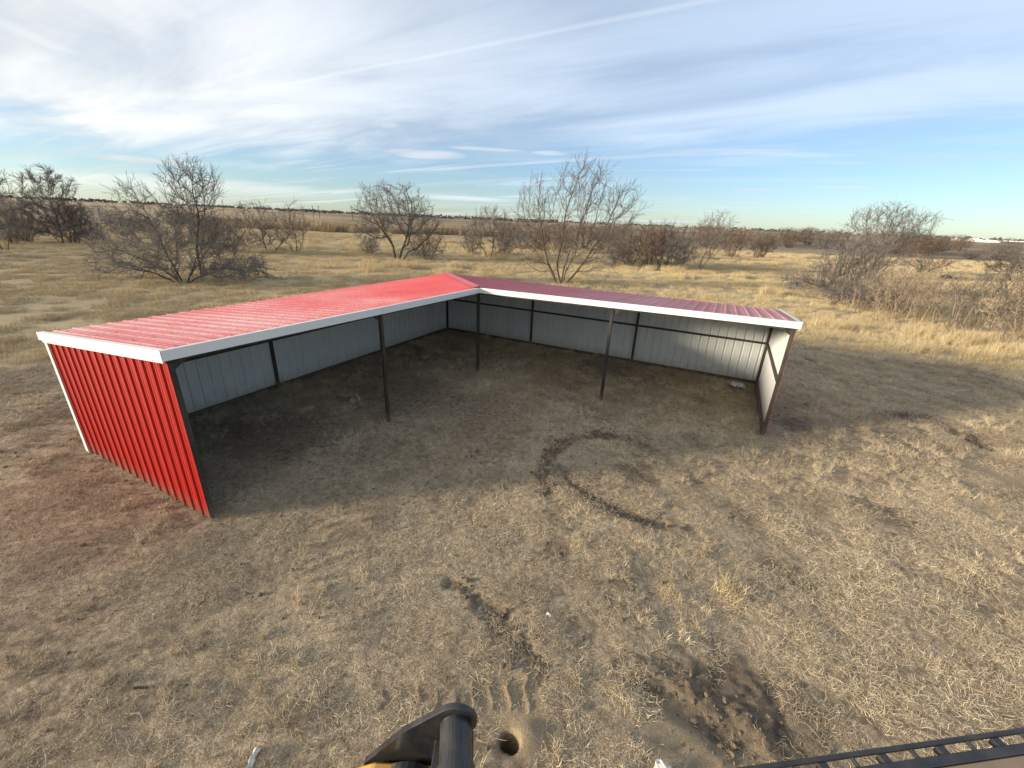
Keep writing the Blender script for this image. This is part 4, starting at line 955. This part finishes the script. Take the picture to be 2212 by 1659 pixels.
plant_sc('bare_tree', 'tallest bare tree, a V of stems right behind the maroon roof', 'tree', -0.9, 15.1, [(.9, 0, 6.1, 2.0, 2.0, 1.9, 2.6), (3.2, 0, 5.0, 2.0, 2.0, 1.8, 2.2), (-1.9, 0, 5.0, 1.5, 1.6, 1.9, 1.8), (-2.6, 0, 3.6, 1.4, 1.5, 1.3, 1.0), (.6, 0, 3.0, 2.8, 2.4, 1.7, 2.0), (-1.6, 0, 1.4, 2.0, 1.6, 1.0, .8), (2.0, 0, 1.5, 1.8, 1.6, 1.0, .7)], [(0, 0, .1, .1, 1.3), (-.25, 0, -.55, 0, 1.6), (.25, 0, .65, 0, 1.2), (.1, .2, .3, .5, 1.0), (-.1, -.2, -.9, -.3, .6), (.2, -.1, 1.3, -.2, .5), (0, 0, -.3, .2, 1.4)], 30, BB, TB, TREES, n_att=1300, step=.26, kill=.40, rmin=.0075, up=.20, rtip=.0085, tw_n=1.15, twig=(.4, .95))
plant_sc('bare_tree', 'upright bare tree at the right end of the central thicket', 'tree', 6.8, 34.8, [(.8, 0, 4.0, 2.0, 1.8, 1.9, 2.2), (.2, 0, 2.0, 1.5, 1.4, 1.4, 1)], [(0, 0, .05, 0, .9), (.1, 0, .35, 0, .8), (-.15, 0, -.25, 0, .7), (.1, .1, .2, .4, .5)], 31, BD, TB, TREES, n_att=420, step=.28, kill=.42, rmin=.0095, up=.2)
plant_sc('bare_tree', 'fan-topped bare tree standing behind the grey brush heap at right', 'tree', 22.6, 42.5, [(-.4, 0, 5.3, 3.2, 2.6, 1.9, 3), (2.6, 0, 5.0, 2.4, 2.2, 1.7, 2), (.6, 0, 2.6, 3.0, 2.4, 1.8, 1.8)], [(0, 0, .0, 0, 1.4), (.2, 0, .5, 0, 1.2), (-.3, 0, -.5, 0, .8), (.3, 0, .9, .2, .8)], 32, BB, TG, TREES, n_att=900, step=.3, kill=.42, rmin=.010, up=.16, twig=(.4, 1.0))
SH = 'bare shrubs of the thickets'
def dome(w, h): return [(0, 0, h*.52, w*.46, w*.46, h*.46, 3), (0, 0, h*.28, w*.5, w*.5, h*.26, 1.6)]
def ring(n, r0, lean, cl, seed):
    R = random.Random(seed); o = []
    for k in range(n): a = 2*PI*k/n+R.uniform(-.3, .3); l = R.uniform(.15, 1)*lean; o.append((math.cos(a)*r0*R.random(), math.sin(a)*r0*R.random(), math.cos(a)*l, math.sin(a)*l, cl*R.uniform(.5, 1.2)))
    return o
ST = ('stems', 'twigs')
plant_sc('bare_shrub', 'grey twiggy shrub under the round-crowned tree', 'shrub', -19.2, 23.2, dome(4.6, 3.0), ring(8, .4, .9, .5, 1), 41, BD, TG, SH, ST, n_att=360, step=.26, kill=.40, rmin=.009, thr=.018, tw_n=2)
sA = plant_sc('bare_shrub', 'brown shrub at the left end of the central thicket', 'shrub', -0.3, 34.6, dome(5.2, 4.6), ring(10, .5, .8, .7, 2), 42, BD, TB, SH, ST, n_att=560, step=.3, kill=.44, rmin=.0105, thr=.018, tw_n=2)
sB = plant_sc('bare_shrub', 'dense dark shrub in the middle of the central thicket', 'shrub', 3.4, 35.6, dome(5.6, 4.8), ring(12, .7, 1.0, .6, 3), 43, BD, TG, SH, ST, n_att=640, step=.3, kill=.44, rmin=.0105, thr=.018, tw_n=2)
sC = plant_sc('bare_shrub', 'reddish upright shrub, left of the two red ones in the gold field', 'shrub', 9.4, 65.6, [(0, 0, 2.3, 2.2, 2.2, 1.6, 1)], ring(16, .6, .6, .8, 4), 44, BB, TR, 'red shrubs in the gold field', ST, n_att=360, step=.3, kill=.40, rmin=.013, thr=.018, up=.25, tw_n=1.6)
copy_thing(sC, 13.7, 70.1, 2.1, (1.25, 1.15, .92), 'wider reddish shrub, right of the two red ones in the gold field', 'red shrubs in the gold field')
sD = plant_sc('bare_shrub', 'low spreading shrub in the open gold field at right', 'shrub', 31.0, 57.1, [(0, 0, 1.3, 2.9, 2.6, 1.0, 1)], ring(12, .5, 1.6, .6, 5), 45, BD, TB, SH, ST, n_att=330, step=.28, kill=.42, rmin=.012, thr=.018)
copy_thing(sD, 37.7, 53.6, 1.3, (1.2, 1.2, 1.25), 'low spreading shrub at the right edge of the photo', SH)
FAR = 'distant shrubs scattered over the plain'
fars = [(-19.4,47.3,3.2,4.3), (-16.7,48.3,3.6,4.3), (-15.4,54.0,3.7,4.6), (-13.1,57.9,3.9,4.7), (-10.2,58.9,4.1,4.7), (-7.2,58.2,4.2,3.8), (-1.9,36.4,4.3,3.7), (1.7,34.8,4.3,4.5), (4.3,42.2,4.5,3.4),
 (6.5,124.5,5.3,6.6), (11.4,144.2,5.0,7.4), (19.5,151.3,4.5,7.6), (27.0,178.2,6.0,8.6), (33.9,181.1,6.2,8.6), (38.8,180.0,5.7,6.8), (31.7,256.9,6.1,9.8), (52.0,343.3,7.9,12.6), (19.6,223.6,4.8,10.9),
 (47.2,143.6,6.6,7.9), (48.8,137.7,5.6,7.5), (44.9,114.1,5.2,7.3), (58.1,151.7,5.3,6.7), (71.5,181.8,5.4,7.8), (81.3,197.2,5.0,6.6), (59.7,126.3,2.2,3.3), (66.7,135.6,4.0,5.7), (61.5,116.8,4.0,6.0), (54.1,91.8,2.4,3.2),
 (-27.2,23.3,2.1,2.1), (-71.9,21.8,2.9,4.3), (-39.7,12.8,2.9,2.9), (-36.0,13.0,3.8,3.8), (-55.6,4.0,4.3,3.8), (-52.6,2.3,4.5,2.7), (-54.2,7.3,4.0,3.0), (-57.6,9.9,2.7,2.7), (-66.3,16.6,2.6,3.2), (-20.2,33.9,3.6,3.0), (-16.3,34.8,3.2,2.9),
 (-12.5,46,3.4,4.2), (-24.5,52,3.0,4.4), (-4.5,50,3.8,4.6), (0.5,52,4.0,5), (-22,60,3.4,5), (40,128,5.2,7), (52,128,5,7), (35,150,5,8), (24,140,4.6,7), (15,120,4,6), (41,168,5.4,8), (62,160,5,8), (90,230,6,10), (100,215,5.5,9), (70,225,6,10), (8,170,5,9), (0,150,5,8),
 (-33,75,3.6,6), (-45,90,3.6,6), (-27,82,3.8,6), (-15,85,4,7), (-5,95,4.4,7), (3,105,4.6,7), (-100,40,3.5,6), (-115,48,3.5,7), (-95,28,3.4,6), (-120,30,3.6,7), (-70,30,3,5)]
Rf = random.Random(9); srcs = [sA, sB, sC]
for i, (x, y, h_, w_) in enumerate(fars):
    far_ = math.hypot(x-CAM.x, y-CAM.y)
    src = srcs[2] if Rf.random() < .25 else srcs[Rf.randrange(2)]; h0, w0 = {0: (4.6, 5.2), 1: (4.8, 5.6), 2: (3.8, 4.6)}[srcs.index(src)]
    if x > -10 and y < 45 and x < 6: lab, gr = 'tangled shrub packed inside the central thicket right of the V-shaped tree', 'shrubs packed in the central thicket'
    elif x < -34 and y < 25 and x > -62: lab, gr = 'dark twiggy shrub at the foot of the far left trees', 'shrubs at the foot of the far left trees'
    elif far_ > 95: lab, gr = 'distant brown shrub on the plain close below the horizon', FAR
    else: lab, gr = 'brown shrub of the background thicket behind the bare trees', 'shrubs of the background thicket'
    copy_thing(src, x, y, Rf.uniform(0, 6.28), (w_/w0*1.12, w_/w0*1.12, h_/h0), lab, gr)
BP = ('branches', 'twigs')
make_tree('brush_heap', 'grey heap of dead branches beside the sprawling left tree', 'brush heap', -18.2, 3.2, 1.9, 4.4, 'pile', 51, DW, TG, .010, parts=BP)
plant_sc('brush_heap', 'large grey heap of dead brush in front of the fan-topped tree', 'brush heap', 16.9, 24.6, [(.3, 0, 2.0, 2.5, 2.2, 2.0, 2.4), (-.8, 0, .9, 3.4, 2.4, .9, 1.6)], ring(14, .8, 1.3, .6, 6), 52, DW, TG, None, BP, n_att=760, step=.27, kill=.38, rmin=.010, thr=.017, tw_n=2.2)
make_tree('brush_heap', 'low grey tangle of dead brush left of the tall dry weeds', 'brush heap', 17.6, 20.4, 1.6, 5.6, 'pile', 53, DW, TG, .010, parts=BP, stems=34)
plant_sc('bare_shrub', 'pale upright shrub growing through the large grey brush heap', 'shrub', 17.9, 26.6, [(.4, 0, 3.0, 1.9, 1.6, 1.8, 1)], ring(8, .4, .5, 1.2, 7), 54, DW, DW, None, ST, n_att=240, step=.3, kill=.44, rmin=.0095, thr=.018, up=.2, tw_n=1.2)
wd = M['weed']; WG = 'tall dry weeds along the right edge'
WP = ('stalks', 'seed_heads')
w1 = plant_sc('weed_clump', 'tall dry weed clump nearest the grey brush, left of its row', 'weeds', 18.4, 16.2, [(0, 0, 1.4, 2.1, 2.1, 1.2, 1)], ring(34, 1.6, .35, .45, 8), 61, wd, wd, WG, WP, n_att=520, step=.19, kill=.27, rmin=.0062, thr=.010, up=.35, tw_n=1.1, twig=(.16, .42), rtip=.005)
w2 = plant_sc('weed_clump', 'tall reddish weed clump in the middle of the row at right', 'weeds', 20.6, 14.2, [(0, 0, 1.6, 2.2, 2.2, 1.35, 1)], ring(34, 1.7, .4, .5, 9), 62, wd, TB, WG, WP, n_att=520, step=.20, kill=.28, rmin=.0062, thr=.010, up=.35, tw_n=1.1, twig=(.16, .42), rtip=.005)
for src, x, y, rz, sc, lab in ((w1, 22.0, 12.6, 1.0, 1.05, 'tall pale weed clump at the right photo edge, nearest to the yard'), (w2, 22.6, 16.2, 2.0, 1.1, 'reddish weed clump behind the row at the right photo edge'),
                              (w1, 20.2, 18.6, 3.0, 1.0, 'pale weed clump in the back of the weed row'), (w2, 19.0, 20.6, 4.0, .9, 'reddish weed clump touching the low grey tangle'),
                              (w1, 24.6, 18.4, 5.0, 1.15, 'pale weed clump farthest back beside the right photo edge'), (w1, 23.9, 13.6, .4, 1.1, 'pale weed clump half cut off by the right photo edge'), (w2, 17.2, 17.8, .8, .8, 'short reddish weed clump at the left end of the weed row')):
    copy_thing(src, x, y, rz, (sc, sc, sc), lab, WG)

# ------------------------------------------------------------------ far things on the horizon
def polar(az_deg, r_): a = math.radians(az_deg); return CAM.x+math.sin(a)*r_, CAM.y+math.cos(a)*r_
for az_d, r_, h_, ti, lab in ((-68.7, 560, 9, 4, 'leaning utility pole above the far left thicket'), (-59.9, 420, 9, 3, 'leaning utility pole seen through the twigs of the left trees'), (-51.1, 360, 8.5, 0, 'left one of two close utility poles over the reeds'),
                         (-50.45, 345, 8.5, 0, 'right one of two close utility poles over the reeds'), (-46.8, 300, 9, 0, 'utility pole touching the left side of the round-crowned tree'), (-32.9, 560, 10, 0, 'far utility pole between the round-crowned and bushy trees')):
    x, y = polar(az_d, r_); o = empty('utility_pole', (x, y, hz(x, y)-.3)); o.rotation_euler = (0, math.radians(ti), math.radians(20)); tag(o, lab, 'utility pole', 'utility poles on the plain')
    MB().tube((0, 0, 0), (0, 0, h_+.3), .17, .12, 8).build('pole', M['pole_wood'], o); MB().box(-1.1, 1.1, -.06, .06, h_-.7, h_-.55).build('crossarm', M['pole_wood'], o)
    for dx_ in (-1.0, -.4, .4, 1.0): MB().tube((dx_, 0, h_-.55), (dx_, 0, h_-.35), .05, .03, 6).build('insulator', M['pole_wood'], o)
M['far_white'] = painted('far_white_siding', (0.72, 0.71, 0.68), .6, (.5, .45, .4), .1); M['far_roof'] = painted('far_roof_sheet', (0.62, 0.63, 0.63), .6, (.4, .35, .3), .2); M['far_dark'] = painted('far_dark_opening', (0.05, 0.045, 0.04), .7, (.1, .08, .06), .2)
for az_d, r_, w_, dpt, h_, rf, lab in ((18.35, 880, 11, 14, 3.4, 2.6, 'small white farm building with gabled roof, leftmost on the right horizon'), (19.5, 870, 22, 14, 3.6, 3.0, 'wide white gabled barn on the right horizon'), (20.55, 850, 30, 12, 3.0, 1.4, 'long low white shed on the right horizon'),
                                   (21.9, 820, 26, 12, 3.4, 1.6, 'dark open-sided barn with pale roof on the right horizon'), (23.0, 840, 18, 12, 4.0, 2.4, 'white farm house cut by the right edge of the photo')):
    x, y = polar(az_d, r_); o = empty('farm_building', (x, y, hz(x, y)-.3), -math.radians(az_d+4)); o.scale = (.8, .8, .72); tag(o, lab, 'building')
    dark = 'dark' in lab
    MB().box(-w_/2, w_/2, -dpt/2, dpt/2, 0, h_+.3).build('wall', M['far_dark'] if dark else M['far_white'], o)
    MB().prism([(-w_/2-.6, h_+.31), (w_/2+.6, h_+.31), (w_/2*.1+.2, h_+.31+rf), (-w_/2*.1-.2, h_+.31+rf)] if not dark else [(-w_/2-1, h_+.31), (w_/2+1, h_+.31), (w_/2-2, h_+.31+rf), (-w_/2+2, h_+.31+rf)], (0, -dpt/2-.5, 0), (1, 0, 0), (0, 0, 1), (0, dpt+1, 0)).build('roof', M['far_roof'], o)
    for dx_ in np.linspace(-w_*.32, w_*.32, 3):
        MB().box(dx_-.8, dx_+.8, -dpt/2-.06, -dpt/2-.01, 1.3, 2.6).build('window', M['far_dark'], o)
# wooded horizon: uncountable far-off trees that read as one mass
r = np.random.default_rng(77); C_, Sz = [], []
for a0, a1, r0, r1, n_, s_ in ((-78, -50, 1150, 1500, 420, 4.2), (-58, -40, 900, 1300, 330, 4.0), (-40, -22, 800, 1200, 420, 4.4), (-22, -8, 1000, 1500, 160, 3.8), (-8, 12, 900, 1500, 160, 4.0), (12, 30, 900, 1300, 220, 4.2)):
    aa = np.radians(r.uniform(a0, a1, n_)); rad = r.uniform(r0, r1, n_); clump = fbm(np.degrees(aa)*2, rad*.01, .8, 3, 91)
    k = clump > .50; aa, rad = aa[k], rad[k]; X = CAM.x+np.sin(aa)*rad; Y = CAM.y+np.cos(aa)*rad; s2 = s_*r.uniform(.35, 1.0, aa.size)
    for q in range(5):
        C_.append(np.stack((X+r.normal(0, 1, X.size)*s2, Y+r.normal(0, 1, X.size)*s2, height(X, Y, False)+s2*r.uniform(.3, 1.25, X.size)), 1)); Sz.append(s2*r.uniform(.35, .8, X.size))
fw = link('far_woodland', clod_mesh('far_woodland', np.concatenate(C_), np.concatenate(Sz), M['evergreen'], 8)); tag(fw, 'dark line of far-off woodland along the horizon', 'woodland', kind='stuff')

# ------------------------------------------------------------------ litter
def crumple(name, x, y, sx, sy, sz, mat, label, cat, seed, n=7, rz=0.0):
    r = np.random.default_rng(seed); u = np.linspace(-.5, .5, n); a, b_ = np.meshgrid(u, u); z = r.random((n, n))*sz*(1-1.2*(a*a+b_*b_)); 
    V = np.stack(((a+r.normal(0, .05, a.shape))*sx, (b_+r.normal(0, .05, a.shape))*sy, z), -1).reshape(-1, 3); V2 = V.copy(); V2[:, 2] -= .0012
    i = (np.arange(n-1)[:, None]*n+np.arange(n-1)[None]).ravel(); F = np.stack((i, i+1, i+n+1, i+n), 1)
    o = link(name, fast_mesh(name, np.concatenate((V, V2)), np.concatenate((F, F[:, ::-1]+n*n)), mat), None, (x, y, hz(x, y)+.02)); o.rotation_euler = (0, 0, rz); tag(o, label, cat); return o
crumple('paper_scrap', 8.56, -10.11, .05, .035, .03, M['paper'], 'tiny torn white scrap on the straw above the tread marks', 'scrap', 1)
crumple('paper_scrap', 6.95, -12.48, .05, .14, .06, M['paper'], 'twisted white scrap on the straw left of the loader arm', 'scrap', 2, rz=.5)
crumple('paper_scrap', 9.92, -10.97, .12, .10, .06, M['paper'], 'white card corner at the bottom edge of the photo', 'scrap', 3, 5)
m_, t, b = new_mat('clear_plastic'); b.inputs['Base Color'].default_value = (.75, .77, .78, 1); b.inputs['Roughness'].default_value = .18; b.inputs['Transmission Weight'].default_value = .45; b.inputs['IOR'].default_value = 1.3
crumple('plastic_wrap', 10.45, -.72, .36, .30, .20, m_, 'crumpled clear plastic by the foot of the right end wall', 'plastic', 4, 8, .4)
mb = MB(); Rl = random.Random(3); p = Vector((31.8, 51.4, hz(31.8, 51.4)+.22)); ax = RH
for k in range(5): mb.tube(p+ax*(-.9+.36*k)+Vector((0, 0, .12*math.sin(k))), p+ax*(-.9+.36*(k+1))+Vector((0, 0, .12*math.sin(k+1))), .24-.02*k, .22-.02*k, 8)
tag(mb.build('fallen_log', M['bark_dark'], None), 'dark fallen log lying in the gold field beyond the weeds', 'log')
def stick(name, pts, r0, mat, label):
    mb = MB()
    for q, (a, b_) in enumerate(zip(pts[:-1], pts[1:])): mb.tube(a, b_, r0*(1-.15*q), r0*(1-.15*(q+1)), 6)
    return tag(mb.build(name, mat, None), label, 'stick')
g = lambda x, y, dz=.02: Vector((x, y, hz(x, y)+dz))
stick('stick', [g(5.43, -12.70), g(5.52, -12.66, .035), g(5.60, -12.60)], .016, M['bark_dark'], 'short charred black stick on the straw at lower left')
stick('stick', [g(5.72, -12.78), g(5.80, -12.74, .05), g(5.90, -12.76)], .007, M['dead_wood'], 'pale forked twig right of the charred stick')
stick('stick', [g(11.12, -9.05), g(11.26, -8.97, .06), g(11.36, -8.85, .10)], .005, M['dead_wood'], 'long pale straw stalk on the bright grass right of the ring track')
tm = ribbon_patch('grass_tuft', 260, .34, (.10, .26), (.003, .006), (20, 82), .28, 3, M['field_grass'], 301, 0)
for x, y, sc, lab in ((10.41, -8.69, 1.0, 'yellow grass tuft on the right foreground straw'), (9.76, -9.13, .7, 'small yellow grass tuft left of the larger one'), (.42, -7.3, 1.3, 'olive grass tuft at the inner foot of the left back wall')):
    o = link('grass_tuft', tm, None, (x, y, hz(x, y)-.01)); o.scale = (sc, sc, sc); o.rotation_euler = (0, 0, x); tag(o, lab, 'grass tuft', 'larger grass tufts in the yard')
